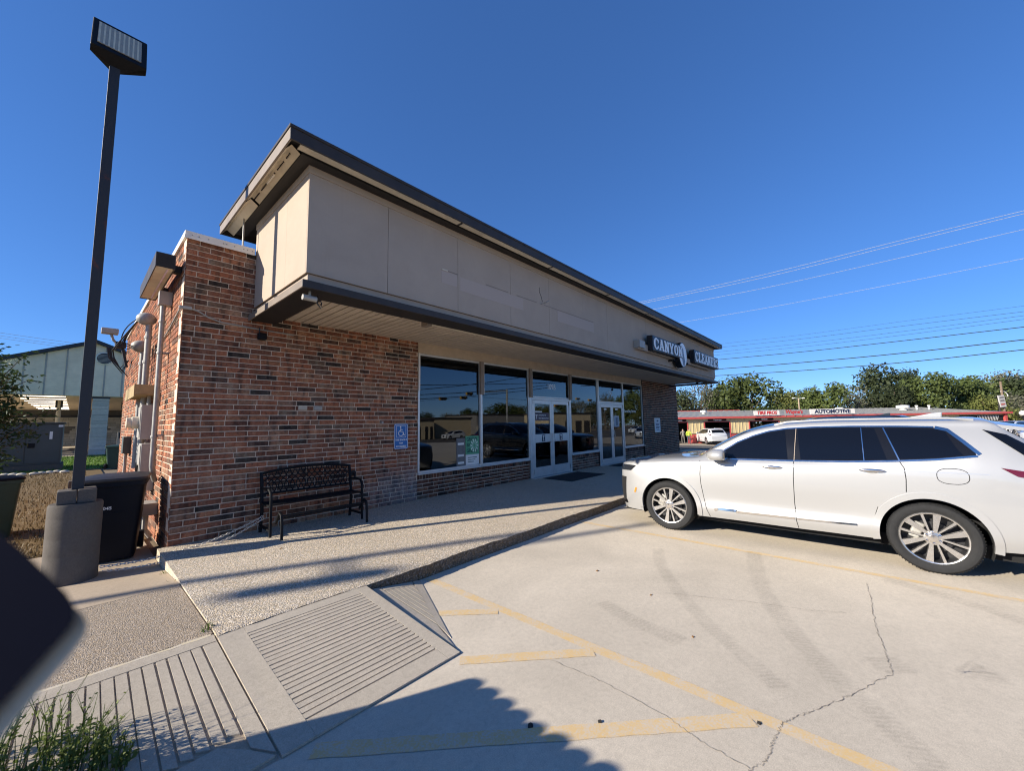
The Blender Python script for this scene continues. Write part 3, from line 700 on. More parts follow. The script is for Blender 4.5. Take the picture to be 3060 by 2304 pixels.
def slab_letters(txt, h, w, gap):
    """western slab-serif capitals as flat polygons (x, z), plus total length"""
    polys = []; x0 = 0; st = .30*w; se = .15*h; t = .13*h
    def rect(a, b, c, d): polys.append([(x0+a, b), (x0+c, b), (x0+c, d), (x0+a, d)])
    def ell(cx, cz, rx, rz, a0, a1, th, n=18):
        for i in range(n):
            p, q = a0+(a1-a0)*i/n, a0+(a1-a0)*(i+1)/n
            polys.append([(x0+cx+rx*cos(p), cz+rz*sin(p)), (x0+cx+rx*cos(q), cz+rz*sin(q)), (x0+cx+(rx-th)*cos(q), cz+(rz-t)*sin(q)), (x0+cx+(rx-th)*cos(p), cz+(rz-t)*sin(p))])
    def slant(xa, za, xb, zb, th): polys.append([(x0+xa-th/2, za), (x0+xa+th/2, za), (x0+xb+th/2, zb), (x0+xb-th/2, zb)])
    for ch in txt:
        if ch == 'C': ell(w/2, h/2, w/2, h/2, .75, 2*pi-.75, st); rect(w*.82, h*.60, w*.98, h*.9); rect(w*.82, h*.12, w*.98, h*.36)
        elif ch == 'A': slant(w*.5, h*.97, w*.16, se*.5, st*.72); slant(w*.5, h*.97, w*.84, se*.5, st*.95); rect(w*.25, h*.27, w*.75, h*.27+t); rect(-.04*w, 0, w*.36, t); rect(w*.62, 0, w*1.04, t); rect(w*.3, h-t*.8, w*.66, h)
        elif ch == 'N': rect(w*.08, t*.5, w*.08+st*.8, h-t*.5); rect(w*.92-st*.8, 0, w*.92, h-t*.5); slant(w*.18, h, w*.80, 0, st); rect(-.05*w, 0, w*.42, t); rect(-.05*w, h-t, w*.34, h); rect(w*.62, h-t, w*1.06, h)
        elif ch == 'Y': slant(w*.15, h*.95, w*.5, h*.42, st); slant(w*.85, h*.95, w*.5, h*.42, st*.8); rect(w*.5-st*.5, 0, w*.5+st*.5, h*.5); rect(-.04*w, h-t, w*.4, h); rect(w*.62, h-t, w*1.04, h); rect(w*.22, 0, w*.78, t)
        elif ch == 'O': ell(w/2, h/2, w/2, h/2, 0, 2*pi, st, 26)
        elif ch == 'L': rect(w*.12, 0, w*.12+st, h); rect(-.02*w, 0, w*.95, t); rect(-.02*w, h-t, w*.58, h); rect(w*.78, 0, w*.95, h*.36)
        elif ch == 'E': rect(w*.12, 0, w*.12+st, h); rect(-.02*w, 0, w*.95, t); rect(-.02*w, h-t, w*.93, h); rect(w*.3, h*.44, w*.7, h*.44+t); rect(w*.8, 0, w*.95, h*.33); rect(w*.78, h*.68, w*.93, h); rect(w*.6, h*.34, w*.72, h*.66)
        elif ch == 'R': rect(w*.12, 0, w*.12+st, h); rect(-.02*w, 0, w*.55, t); rect(-.02*w, h-t, w*.6, h); ell(w*.55, h*.73, w*.37, h*.27, -pi/2, pi/2, st, 10); rect(w*.3, h*.46, w*.58, h*.46+t); slant(w*.55, h*.5, w*.85, 0, st); rect(w*.66, 0, w*1.06, t)
        elif ch == 'S': ell(w*.5, h*.73, w*.44, h*.27, .2, 1.5*pi, st, 12); ell(w*.5, h*.27, w*.44, h*.27, -pi*.85, pi*.5, st, 12); rect(w*.8, h*.62, w*.95, h*.95); rect(w*.03, h*.05, w*.18, h*.36)
        x0 += w+gap
    return polys, x0-gap
# ------------------------------------------------------------------ fascia sign
M['sign_black'] = mat('sign_can_black', (.012, .012, .016), .45); M['sign_white'] = mat('sign_face_white', (.82, .83, .84), .35, var=.03)
def fascia_sign():
    r = empty('shop_sign', (10.1, PY, 3.9), 'black box sign with white western letters and oval emblem on the beige fascia', 'sign')
    yb, yf = PY-.10, PY-.30
    MB().box((10.16, PY-.13, 3.86), (17.6, PY-.001, 4.06)).build('raceway', M['stucco'], r, bevel=.004)
    MB().box((10.12, PY-.20, 3.90), (10.52, PY-.002, 4.12)).build('junction_box', M['greybox'], r, bevel=.006)
    def can(name, x, zb, txt, h, w, gap, droop):
        polys, L = slab_letters(txt, h, w, gap)
        # outline can behind the letters, softly stepped
        mb = MB(); n = len(txt); out = []
        mb.prism([(x-.06, zb-.05), (x+L+.06, zb-.05+droop), (x+L+.06, zb+h+.06+droop), (x-.06, zb+h+.06)], 1, yb, yf)
        mb.build(name, M['sign_black'], r, bevel=.02)
        for i, ch in enumerate(txt):
            p1, l1 = slab_letters(ch, h, w, gap); m2 = MB()
            for p in p1: m2.prism([(a+x+i*(w+gap), b+zb+droop*(i+.5)/n) for a, b in p], 1, yf-.0005-.001*(len(m2.f) % 4)*.2, yf-.016-.0003*(len(m2.f) % 7))
            m2.build('letter', M['sign_white'], r, fix=False)
    can('sign_box', 10.92, 3.935, 'CANYON', .37, .385, .055, .02)
    can('sign_box', 14.98, 3.975, 'CLEANERS', .40, .365, .05, .02)
    ov = [(13.60+.42*cos(2*pi*i/28), 4.06+.46*sin(2*pi*i/28)) for i in range(28)]
    MB().prism(ov, 1, yb+.01, yf+.006).build('oval_box', M['sign_black'], r, bevel=.01)
    ov2 = [(13.60+.385*cos(2*pi*i/28), 4.06+.425*sin(2*pi*i/28)) for i in range(28)]
    MB().prism(ov2, 1, yf+.0055, yf+.0005).build('oval_face', M['sign_white'], r)
    tie = [(x_+.17, z_) for x_, z_ in [(13.30, 4.28), (13.40, 4.33), (13.47, 4.28), (13.50, 4.1), (13.60, 3.85), (13.52, 3.66), (13.40, 3.67), (13.30, 3.95), (13.33, 4.15)]]
    MB().prism(tie, 1, yf+.0004, yf-.003).build('oval_motif', mat('sign_motif_grey', (.16, .19, .25), .5), r)
    for x in (12.95, 14.35): MB().tube([(x, PY-.001, 3.80), (x, PY-.22, 3.83)], .035, 10).build('spot_lamp', M['brown_dark'], r, smooth=True)
fascia_sign()
# accessibility sign on the brick
M['sign_blue'] = mat('sign_blue', (.045, .17, .48), .6, spec=.2, var=.08)
def ada_sign():
    x0, x1, z0, z1 = 3.378, 3.70, 1.225, 1.735; r = empty('accessible_sign', (3.54, 0, z0), 'small blue wheelchair parking sign screwed to the brick wall', 'sign')
    def rr(x0, x1, z0, z1, c):
        p = []
        for cx, cz, a0 in ((x1-c, z1-c, 0), (x0+c, z1-c, pi/2), (x0+c, z0+c, pi), (x1-c, z0+c, 1.5*pi)):
            for i in range(5): a = a0+pi/2*i/4; p.append((cx+c*cos(a), cz+c*sin(a)))
        return p
    MB().prism(rr(x0, x1, z0, z1, .03), 1, -.003, -.007).build('plate', M['sign_blue'], r)
    mb = MB(); o = rr(x0+.008, x1-.008, z0+.008, z1-.008, .026); i_ = rr(x0+.016, x1-.016, z0+.016, z1-.016, .02)
    n = len(o); mb.add([(p[0], -.0085, p[1]) for p in o]+[(p[0], -.0085, p[1]) for p in i_], [(k, (k+1) % n, n+(k+1) % n, n+k) for k in range(n)]); mb.build('border', M['sign_white'], r)
    mb = MB(); fr = ((x0+.05, x1-.05, 1.46, 1.70),)
    for a, b, c, d in fr:
        for q in (((a, c), (b, c+.006)), ((a, d-.006), (b, d)), ((a, c+.006), (a+.006, d-.006)), ((b-.006, c+.006), (b, d-.006))): mb.box((q[0][0], -.009, q[0][1]), (q[1][0], -.0075, q[1][1]))
    mb.build('symbol_frame', M['sign_white'], r)
    mb = MB(); cx, cz = 3.53, 1.545
    mb.tube([(cx+.055*cos(a), -.0095, cz+.055*sin(a)) for a in [1.9+i*.33 for i in range(14)]], .008, 6)
    mb.tube([(cx-.005, -.0095, cz+.11), (cx-.005, -.0095, cz+.03), (cx+.045, -.0095, cz+.03), (cx+.07, -.0095, cz-.04), (cx+.09, -.0095, cz-.035)], .009, 6); mb.tube([(cx-.005, -.0095, cz+.075), (cx+.04, -.0095, cz+.07)], .007, 6); mb.sphere((cx-.008, -.0095, cz+.128), .016, 10, 6, (1, .4, 1))
    mb.build('wheelchair_symbol', M['sign_white'], r)
    for t, z, s in (('THIS SPACE IS', 1.395, .047), ('VAN', 1.33, .047), ('ACCESSIBLE', 1.262, .05)): text_obj(t, 'lettering', M['sign_white'], r, (3.539, -.0085, z), s, bold=.0012, align='CENTER', sx=.92)
    for z in (z0+.022, z1-.022): MB().sphere((3.539, -.0085, z), .007, 8, 5).build('screw', M['galv'], r)
ada_sign()
# notice on the far brick pier
def notice():
    r = empty('notice_board', (16.9, 0, 1.2), 'white framed paper notice on the far brick pier', 'notice')
    MB().box((16.62, -.025, 1.17), (17.28, -.002, 1.83)).build('frame', M['white'], r, bevel=.005)
    MB().box((16.67, -.028, 1.22), (17.23, -.0255, 1.78)).build('paper', mat('notice_paper', (.70, .73, .78), .7), r)
    g = mat('notice_print', (.12, .14, .2), .7)
    for i, (z, a, b) in enumerate(((1.66, 16.85, 17.05), (1.55, 16.75, 17.15), (1.50, 16.75, 17.12), (1.40, 16.74, 17.16), (1.35, 16.74, 17.1), (1.28, 16.8, 17.1))): MB().box((a, -.0305, z), (b, -.0285, z+.03 if i else z+.07)).build('print_line', g, r)
notice()
# posters, decals and numbers on the glass
def decals():
    g = empty('green_poster', (5.35, .02, .73), 'green and white poster inside the first shop window', 'poster'); yy = .019
    MB().box((5.30, yy, .98), (5.73, yy+.003, 1.42)).build('green_sheet', mat('poster_green', (.10, .36, .20), .6), g)
    MB().box((5.30, yy, .735), (5.73, yy+.003, .979)).build('white_sheet', M['white'], g)
    dk = mat('poster_dark', (.02, .07, .05), .6)
    for t, z in (('GROW', 1.30), ('BIG', 1.17), ('GREEN', 1.03)): text_obj(t, 'lettering', dk, g, (5.33, yy-.001, z), .125, bold=.003, sx=.85)
    mb = MB(); c = (5.58, yy-.0025, 1.19)
    for i in range(10):
        a = 2*pi*i/10; mb.prism([(c[0]+.03*cos(a), c[2]+.03*sin(a)), (c[0]+.13*cos(a-.2), c[2]+.16*sin(a-.2)), (c[0]+.13*cos(a+.2), c[2]+.16*sin(a+.2))], 1, c[1], c[1]-.001)
    mb.build('leaf_motif', mat('poster_pale', (.55, .72, .62), .6), g)
    for i in range(3): MB().box((5.37, yy-.001, .90-i*.05), (5.66-.05*i, yy-.0002, .915-i*.05)).build('print_line', dk, g)
    h = empty('hours_sheet', (5.15, .02, .72), 'grey printed sheet beside the green poster in the window', 'notice')
    MB().box((5.02, .0195, .72), (5.285, .0225, 1.38)).build('sheet', mat('hours_grey', (.16, .16, .16), .7), h)
    for z in (1.22, .95, .78): MB().box((5.06, .0185, z), (5.25, .0192, z+.05)).build('print_line', M['white'], h)
    w = M['sign_white']
    t = text_obj('109B', 'door_number', w, None, (8.60, .0235, 2.72), .24, sx=.9); tag(t, 'white number 109B on the transom over the nearer doors', 'number')
    t = text_obj('111', 'door_number', w, None, (12.45, .0235, 2.72), .22); tag(t, 'white number 111 on the transom over the farther doors', 'number')
    for i, x in enumerate((8.33, 9.23)):
        d = empty('door_sticker', (x, .0, 1.17), ('dark square sticker with a white T on the left nearer door leaf', 'dark square sticker with a white T on the right nearer door leaf')[i], 'sticker')
        MB().box((x-.075, -.001, 1.16), (x+.075, .001, 1.35)).build('plate', mat('sticker_navy', (.012, .015, .045), .5), d)
        mb = MB(); mb.box((x-.042, -.003, 1.295), (x+.042, -.0012, 1.325)); mb.box((x-.013, -.003, 1.19), (x+.013, -.0012, 1.295)); mb.box((x-.03, -.003, 1.18), (x+.03, -.0012, 1.192)); mb.build('letter', w, d)
    s = empty('office_sign', (8.27, .015, 1.75), 'brown office sign with white lettering on the left nearer door', 'sign')
    MB().box((7.96, .014, 1.77), (8.64, .018, 2.0)).build('plate', mat('sign_plum', (.10, .075, .095), .6), s)
    text_obj('T', 'lettering', w, s, (7.99, .013, 1.82), .17, bold=.003); text_obj('LAW OFFICE OF', 'lettering', w, s, (8.13, .013, 1.91), .05, bold=.001); text_obj('TROY BROWN, PLLC', 'lettering', w, s, (8.13, .013, 1.82), .052, bold=.001)
    MB().box((7.98, .0145, 2.01), (8.3, .018, 2.05)).build('paper_strip', M['white'], s)
    t = text_obj('Same Day Service', 'window_lettering', w, None, (13.72, .0235, 2.06), .17, bold=.002, sx=.88); tag(t, 'white lettering across the last shop window', 'lettering')
    for x, l in ((12.15, 'white label high on the left farther door'), (13.05, 'white label high on the right farther door')): tag(MB().box((x-.1, .0185, 2.14), (x+.1, .0198, 2.20)).build('door_label', w), l, 'label')
    p = empty('door_poster', (13.05, .0185, 1.6), 'pale picture poster on the right farther door', 'poster'); MB().box((12.82, .0185, 1.50), (13.22, .0198, 1.92)).build('sheet', mat('poster_blue', (.42, .47, .55), .6), p); MB().box((12.95, .0175, 1.55), (13.12, .0183, 1.86)).build('figure', mat('poster_figure', (.16, .2, .26), .6), p)
    f = empty('ceiling_fan', (4.95, .85, 3.45), 'white ceiling fan seen through the first shop window', 'fan'); wf = mat('fan_white', (.75, .75, .72), .5)
    MB().tube([(4.95, .85, 3.44), (4.95, .85, 3.2)], .02, 8).build('rod', wf, f); MB().sphere((4.95, .85, 3.12), .11, 14, 8, (1, 1, .7)).build('motor', wf, f, smooth=True); MB().sphere((4.95, .85, 3.0), .11, 14, 8, (1, 1, .6)).build('lamp_globe', wf, f, smooth=True)
    for i in range(5): MB().box((.1, -.06, 3.13), (.62, .06, 3.14), Matrix.Translation((4.95, .85, 0)) @ Matrix.Rotation(2*pi*i/5+.3, 4, 'Z')).build('blade', mat('fan_blade', (.2, .15, .11), .5) if i == 0 else bpy.data.materials['fan_blade'], f)
decals()
# door mats
M['mat'] = mat('black_mat', (.018, .018, .018), .9, var=.25, scale=30, bump=.6, bscale=300)
def door_mat(x0, x1, y0, y1, lab):
    mb = MB(); mb.box((x0, y0, WZ+.001), (x1, y1, WZ+.011)); m0 = mb.build('door_mat', M['mat'], bevel=.004); tag(m0, lab, 'mat')
door_mat(7.95, 9.75, -1.20, -.22, 'black rubber mat in front of the nearer glass doors'); door_mat(11.8, 13.6, -1.25, -.22, 'black rubber mat in front of the farther glass doors')
# ------------------------------------------------------------------ bench
def bench():
    r = empty('park_bench', (1.72, -.45, WZ), 'black metal bench with woven back against the brick wall', 'bench'); K = M['black']; x0, x1 = 1.04, 2.42
    tilt = .10
    for x in (x0, x1):
        MB().tube([(x, -.155, WZ), (x, -.20, .45), (x, -.15, .80), (x, -.10, 1.02)], .024, 8).build('back_post', K, r, smooth=True)
        MB().tube([(x, -.17, .79), (x, -.40, .80), (x, -.52, .79), (x, -.575, .74), (x, -.59, .66), (x, -.595, .40), (x, -.61, WZ)], [.019]*3+[.02]*4, 8).build('arm', K, r, smooth=True)
        MB().box((x-.022, -.60, .22), (x+.022, -.17, .245)).build('stretcher', K, r, bevel=.004)
        MB().tube([(x+(.06 if x < 1.5 else -.06), -.63, .33), (x+(.06 if x < 1.5 else -.06), -.78, .50), (x+(.06 if x < 1.5 else -.06), -.85, .47), (x+(.06 if x < 1.5 else -.06), -.88, .35), (x+(.06 if x < 1.5 else -.06), -.885, WZ)], .02, 8).build('leg', K, r, smooth=True)
        MB().box((x-.02, -.60, .56), (x+.02, -.19, .585)).build('seat_rail', K, r)
    for i in range(4):
        y = -.58+i*.105; MB().box((x0+.01, y, .575), (x1-.01, y+.075, .592)).build('seat_slat', K, r, bevel=.003)
    MB().tube([(x0+.06, -.85, .46), (x1-.06, -.85, .46)], .014, 8).build('foot_rail', K, r); MB().tube([(x0+.06, -.70, .40), (x1-.06, -.70, .40)], .014, 8).build('foot_rail', K, r)
    arc = lambda t: 1.005+.065*sin(pi*t); N = 24
    MB().tube([(x0+(x1-x0)*i/N, -.10+.02*0-(.0), arc(i/N)) for i in range(N+1)], .02, 8).build('top_rail', K, r, smooth=True)
    MB().tube([(x0, -.155, .70), (x1, -.155, .70)], .016, 8).build('lower_rail', K, r)
    mb = MB(); n = 16                                  # woven ironwork: crossing curved bars
    pt = lambda t, h: (x0+(x1-x0)*t, -.155+.05*h, .70+(arc(t)-.70)*h)
    for i in range(n):
        for d in (1, -1):
            P = []
            for k in range(9):
                h = k/8; t = (i+.5)/n+d*.055*sin(h*pi*1.5+.3); P.append(pt(min(1, max(0, t)), h))
            mb.tube(P, .0075, 5)
    for h in (.22, .45, .68, .86): mb.tube([pt(i/20, h) for i in range(21)], .006, 5)
    mb.build('woven_back', K, r)
bench()
# chain looped from the bench leg to the concrete base
M['chainsteel'] = mat('chain_steel', (.62, .62, .62), .35, metal=.6)
def chain(a, b, sag, name, lab):
    a = Vector(a); b = Vector(b); n = int((b-a).length/.034); mb = MB()
    for i in range(n):
        t = (i+.5)/n; p = a.lerp(b, t)+Vector((0, 0, -sag*4*t*(1-t))); q = a.lerp(b, t+.5/n)+Vector((0, 0, -sag*4*(t+.5/n)*(1-t-.5/n))); d = (q-p).normalized()
        s = d.cross(Vector((0, 0, 1))).normalized(); w = s.cross(d); e = s if i % 2 else w
        mb.tube([p+d*(.023*cos(2*pi*k/8))+e*(.012*sin(2*pi*k/8)) for k in range(8)], .0048, 5, closed=True)
    o = mb.build(name, M['chainsteel']); tag(o, lab, 'chain')
chain((1.03, -.30, .40), (-.62, -.31, .13), .12, 'steel_chain', 'upper strand of steel chain from the bench to the lamp base')
chain((1.03, -.33, .37), (-.60, -.40, .10), .15, 'steel_chain', 'lower strand of steel chain from the bench to the lamp base')
# ------------------------------------------------------------------ lamp pole
def rust_paint():
    k = NT('dark_pole_paint'); co = k.pos(); n = k.noise(3.2, 6, .7, k.pos((1, 1, .8)), .6)
    k.base(k.mix(k.ramp(n, [(.63, 0), (.70, 1)]), (.030, .030, .032), (.10, .035, .018))); k.set(rough=.5, spec=.4); k.bump(k.noise(60, 4, .6, co), .15, .005); return k.m
def lamp_pole():
    X, Y = -.85, -.13; r = empty('lamp_pole', (X, Y, 0), 'tall dark square lamp pole on a grey concrete base left of the shop', 'street lamp'); P = rust_paint()
    n = 36; prof = [(.225, 0), (.222, .10), (.2225, .33), (.2215, .335), (.222, .34), (.2225, .52), (.2212, .526), (.222, .532), (.2225, .74), (.2215, .745), (.222, .75), (.222, .875), (.212, .9)]
    mb = MB(); mb.lathe(prof, (X, Y, -.02), 2, n); mb.build('concrete_base', M['cement'], r, smooth=True)
    MB().box((X-.155, Y-.15, .881), (X-.003, Y+.15, 1.03)).build('base_block', M['cement'], r, bevel=.01); MB().box((X+.003, Y-.15, .881), (X+.155, Y+.15, 1.035)).build('base_block', M['cement'], r, bevel=.01)
    MB().box((X-.05, Y-.05, 1.03), (X+.05, Y+.05, 6.46)).build('pole', P, r, bevel=.006)
    A = Matrix.Translation((X+.03, Y-.02, 6.74)) @ Matrix.Rotation(R(-24), 4, 'X')      # head faces -y and a little down
    mb = MB(); mb.box((-.255, -.05, -.30), (.255, .05, .30), A); head = mb.build('lamp_head', M['black'], r, bevel=.012)
    mb = MB(); mb.box((-.20, -.058, -.22), (.20, -.0505, .235), A); lens = mb.build('lamp_lens', mat('led_lens', (.34, .32, .27), .35, var=.1, scale=20), head)
    mb = MB()
    for i in range(9): mb.box((-.195+i*.044, -.0615, -.215), (-.178+i*.044, -.0585, .23), A)
    mb.build('led_row', mat('led_cream', (.62, .56, .42), .4), head)
    mb = MB(); mb.add([A @ Vector(v) for v in [(-.255, -.03, -.3), (.255, -.03, -.3), (.255, .05, -.3), (-.255, .05, -.3)]]+[(X-.05, Y-.05, 6.40), (X+.05, Y-.05, 6.40), (X+.05, Y+.05, 6.40), (X-.05, Y+.05, 6.40)], [(0, 1, 5, 4), (1, 2, 6, 5), (2, 3, 7, 6), (3, 0, 4, 7), (0, 3, 2, 1), (4, 5, 6, 7)]); mb.build('slip_fitter', M['black'], r, fix=True)
lamp_pole()
# ------------------------------------------------------------------ wheeled bins
def wheelie_bin(name, loc, rz, m, ml, lab, number=None, sc=1):
    r = empty(name, loc, lab, 'bin'); r.rotation_euler.z = rz; r.scale = (sc,)*3
    def ringp(hx, hy, z, c=.07):
        p = []
        for sx, sy, a0 in ((1, 1, 0), (-1, 1, pi/2), (-1, -1, pi), (1, -1, 1.5*pi)):
            for i in range(5): a = a0+pi/2*i/4; p.append((sx*(hx-c)+c*cos(a), sy*(hy-c)+c*sin(a), z))
        return p
    def loft(rings, name, mm, par, sm=True):
        n = len(rings[0]); mb = MB(); vs = [p for q in rings for p in q]; fs = [tuple(range(n))[::-1], tuple(range((len(rings)-1)*n, len(rings)*n))]
        for i in range(len(rings)-1): fs += [(i*n+k, i*n+(k+1) % n, (i+1)*n+(k+1) % n, (i+1)*n+k) for k in range(n)]
        return mb.add(vs, fs).build(name, mm, par, smooth=sm, world=False)
    loft([ringp(.24, .30, .02), ringp(.26, .325, .35), ringp(.29, .36, .80), ringp(.30, .37, .97), ringp(.325, .40, .975), ringp(.325, .40, 1.03)], 'body', m, r)
    loft([ringp(.335, .41, 1.031, .09), ringp(.345, .42, 1.05, .09), ringp(.33, .40, 1.075, .09), ringp(.22, .28, 1.10, .09)], 'lid', ml, r)
    for sx in (-.27, .27):
        mb = MB(); mb.lathe([(.05, -.03), (.12, -.03), (.125, 0), (.12, .03), (.05, .03)], (sx, .34, .125), 0, 20); mb.build('wheel', M['rubber'], r, smooth=True, world=False)
    MB().tube([(-.22, .41, 1.0), (-.22, .47, 1.02), (.22, .47, 1.02), (.22, .41, 1.0)], .017, 8).build('handle', m, r, world=False)
    MB().box((-.16, -.352, .62), (.16, -.338, .64)).build('grab_bar', m, r, world=False)
    if number:
        t = text_obj(number, 'lettering', M['sign_white'], None, (0, 0, 0), .055, bold=.0012); t.parent = r; t.location = (-.13, -.356, .68); t.rotation_euler.x = .078
    return r
mb_navy = mat('bin_navy_plastic', (.006, .007, .011), .6, spec=.2, var=.15, scale=5, bump=.1, bscale=100); mb_green = mat('bin_green_plastic', (.018, .050, .036), .45, var=.15, scale=5, bump=.1, bscale=100)
wheelie_bin('wheeled_bin', (-.49, .66, .005), R(-8), mb_navy, mat('bin_lid_grey', (.02, .021, .024), .5, spec=.3, dirt=.3), 'large black wheeled bin between the lamp base and the brick wall', '00045', 1.0)
wheelie_bin('wheeled_bin', (-1.78, 3.6, .0), R(15), mb_green, mb_navy, 'dark green wheeled bin under the small tree at the left edge', None, .9)
wheelie_bin('wheeled_bin', (.42, 18.2, .0), R(160), mb_green, mb_green, 'green wheeled bin standing on the far lawn', None, .95)
# ------------------------------------------------------------------ things fixed to the side wall
def wall_kit():
    # long lamp box on brackets
    r = empty('wall_light_box', (-.3, .75, 4.0), 'long brown lamp trough bracketed high on the brick side wall', 'wall light')
    A = lambda y: y
    y0, y1 = .05, 2.05; xa, xb = -.31, -.10; zb_, zt_ = 3.965, 4.17
    mb = MB(); mb.box((xa, y0, zb_), (xa+.012, y1, zt_)); mb.box((xb-.012, y0, zb_), (xb, y1, zt_)); mb.box((xa+.0125, y0, zt_-.012), (xb-.0125, y1, zt_)); mb.build('shell', M['brown'], r)
    MB().box((xa+.0125, y0+.016, zb_+.012), (xb-.0125, y1-.016, zb_+.02)).build('reflector', M['cream'], r)
    for y in (y0, y1-.015): MB().box((xa+.0125, y, zb_+.001), (xb-.0125, y+.014, zt_-.0125)).build('end_plate', M['brown_dark'], r)
    mb = MB()
    for i in range(40): mb.sphere((-.17, y0+.12+i*.045, zb_+.008), .013, 6, 4)
    mb.build('lamp_string', mat('lamp_pink', (.75, .62, .78), .3), r, kind='stuff')
    for y in (.32, 1.62): MB().box((xb+.0005, y-.05, 3.99), (-.001, y+.05, 4.10)).build('bracket', M['brown_dark'], r, bevel=.004)
    def pipe(pts, rad, lab, mm=None, extra=None):
        o = empty('conduit', pts[0], lab, 'conduit'); MB().tube(pts, rad, 12).build('pipe', mm or M['galv'], o, smooth=True)
        return o
    o = pipe([(-.10, 1.05, 3.68), (-.10, 1.05, 1.35), (-.10, 1.06, 1.16), (-.07, 1.12, 1.0), (-.04, 1.2, .92)], .034, 'thick galvanised conduit nearest the front corner of the side wall')
    for z in (3.4, 2.9, 1.6): MB().lathe([(.042, -.02), (.045, 0), (.042, .02)], (-.10, 1.05, z), 2, 12).build('strap', M['galv'], o); 
    for z in (2.9, 1.62): MB().box((-.07, 1.0, z-.012), (-.001, 1.1, z+.012)).build('clip', M['galv'], o)
    MB().box((-.16, .98, 3.66), (-.001, 1.13, 3.88)).build('junction_box', M['greybox'], o, bevel=.006)
    def mast(y, ztop, lab, r2_=.045):
        o = empty('service_mast', (-.13, y, 1), lab, 'conduit'); MB().tube([(-.13, y, 1.0), (-.13, y, ztop)], r2_, 12).build('pipe', M['galv'], o, smooth=True)
        MB().sphere((-.17, y, ztop+.08), .13, 14, 8, (1.1, .8, .9)).build('weatherhead', M['galv'], o, smooth=True)
        for z in (ztop-.7, ztop-.25): MB().lathe([(r2_+.012, -.025), (r2_+.012, .025)], (-.13, y, z), 2, 12).build('coupling', M['galv'], o)
    mast(2.45, 3.62, 'taller grey service mast with round weatherhead on the side wall'); mast(3.15, 3.22, 'shorter grey service mast behind the taller one on the side wall')
    w = empty('service_drop', (-.45, 2.9, 3.3), 'tangle of black service cables hanging off the weatherheads', 'cable'); rnd = random.Random(4)
    for i in range(9):
        a = Vector((-.26, 2.45+rnd.uniform(-.05, .05), 3.70)) if i < 6 else Vector((-.26, 3.15, 3.28)); b = Vector((-.47+rnd.uniform(-.1, .1), 3.0+rnd.uniform(-.15, .15), 3.22+rnd.uniform(-.1, .1))); mid = (a+b)/2+Vector((-.12, 0, rnd.uniform(-.25, .12)))
        MB().tube([tuple(a.lerp(mid, t)*(1-t)+mid.lerp(b, t)*t) for t in [k/10 for k in range(11)]], .009, 6).build('cable', M['cable'], w, smooth=True)
    for i in range(4):
        a = Vector((-.54+rnd.uniform(-.1, .05), 3.0, 3.2)); MB().tube([tuple(a), tuple(a+Vector((.03, 0, -.18))), tuple(a+Vector((.12+.05*i, .0, -.36-.05*i))), tuple(a+Vector((.22+.03*i, 0, -.20)))], .012, 6).build('cable', M['cable'], w, smooth=True)
    MB().cbox((-.45, 2.98, 3.26), (.15, .1, .12)).build('splice', M['cable'], w, bevel=.02); MB().tube([(-.42, 2.98, 3.2), (-.35, 2.98, 2.86)], .022, 8).build('splice', M['cable'], w)
    c = empty('flood_light', (-.78, 2.95, 3.3), 'small grey floodlight sticking out among the service cables', 'lamp'); MB().cbox((-.60, 2.95, 3.49), (.22, .16, .10)).build('housing', M['greybox'], c, bevel=.015); MB().tube([(-.58, 2.95, 3.44), (-.55, 2.95, 3.34), (-.48, 2.98, 3.26)], .02, 8).build('arm', M['galv'], c)
    # meter boxes under a timber shelf
    b = empty('timber_shelf', (-.14, 2.3, 2.3), 'weathered timber shelf box above the meters', 'shelf'); tm = mat('weathered_timber', (.36, .28, .15), .85, var=.2, scale=9, bump=.4, bscale=40)
    MB().box((-.30, 1.72, 2.28), (-.001, 3.3, 2.295)).build('board', tm, b); MB().box((-.315, 1.70, 2.25), (-.3005, 3.3, 2.45)).build('front_board', tm, b); MB().box((-.3, 1.70, 2.2955), (-.001, 1.715, 2.45)).build('end_board', tm, b)
    for i, (y, z0, z1, d, lab) in enumerate(((1.80, 1.55, 2.12, .20, 'upper grey meter box nearest the corner'), (2.35, 1.60, 2.05, .15, 'upper grey meter box behind the first'), (1.70, .72, 1.48, .18, 'lower grey switch box nearest the corner'), (2.25, .72, 1.40, .15, 'lower grey switch box behind the first'))):
        o = empty('meter_box', (-d/2, y, z0), lab, 'meter box'); MB().box((-d, y, z0), (-.001, y+.36, z1)).build('case', M['greybox'], o, bevel=.008); MB().box((-d-.012, y+.02, z0+.03), (-d-.0005, y+.34, z1-.03)).build('cover', M['greybox'], o, bevel=.004)
        if i < 2: MB().tube([(-.10, y+.18, z1), (-.10, y+.18, 2.28)], .03, 10).build('nipple', M['galv'], o)
        else: MB().box((-d-.03, y+.1, z0+.25), (-d-.0125, y+.14, z0+.42)).build('lever', M['black'], o)
    o = empty('electric_meter', (-.3, 2.0, 1.82), 'round cream electric meter on the upper box', 'meter'); MB().lathe([(.085, -.36), (.085, -.30), (.10, -.295), (.10, -.213)], (0, 1.98, 1.83), 0, 20).build('case', M['cream'], o, smooth=True)
    o = empty('utility_box', (-.08, 6.2, 1.2), 'small dark utility box low on the far side wall', 'box'); MB().box((-.14, 6.0, 1.15), (-.001, 6.4, 1.55)).build('case', mat('utility_green', (.06, .075, .07), .6), o, bevel=.01); MB().tube([(-.07, 6.2, 1.15), (-.07, 6.2, .3)], .03, 8).build('conduit', M['greybox'], o)
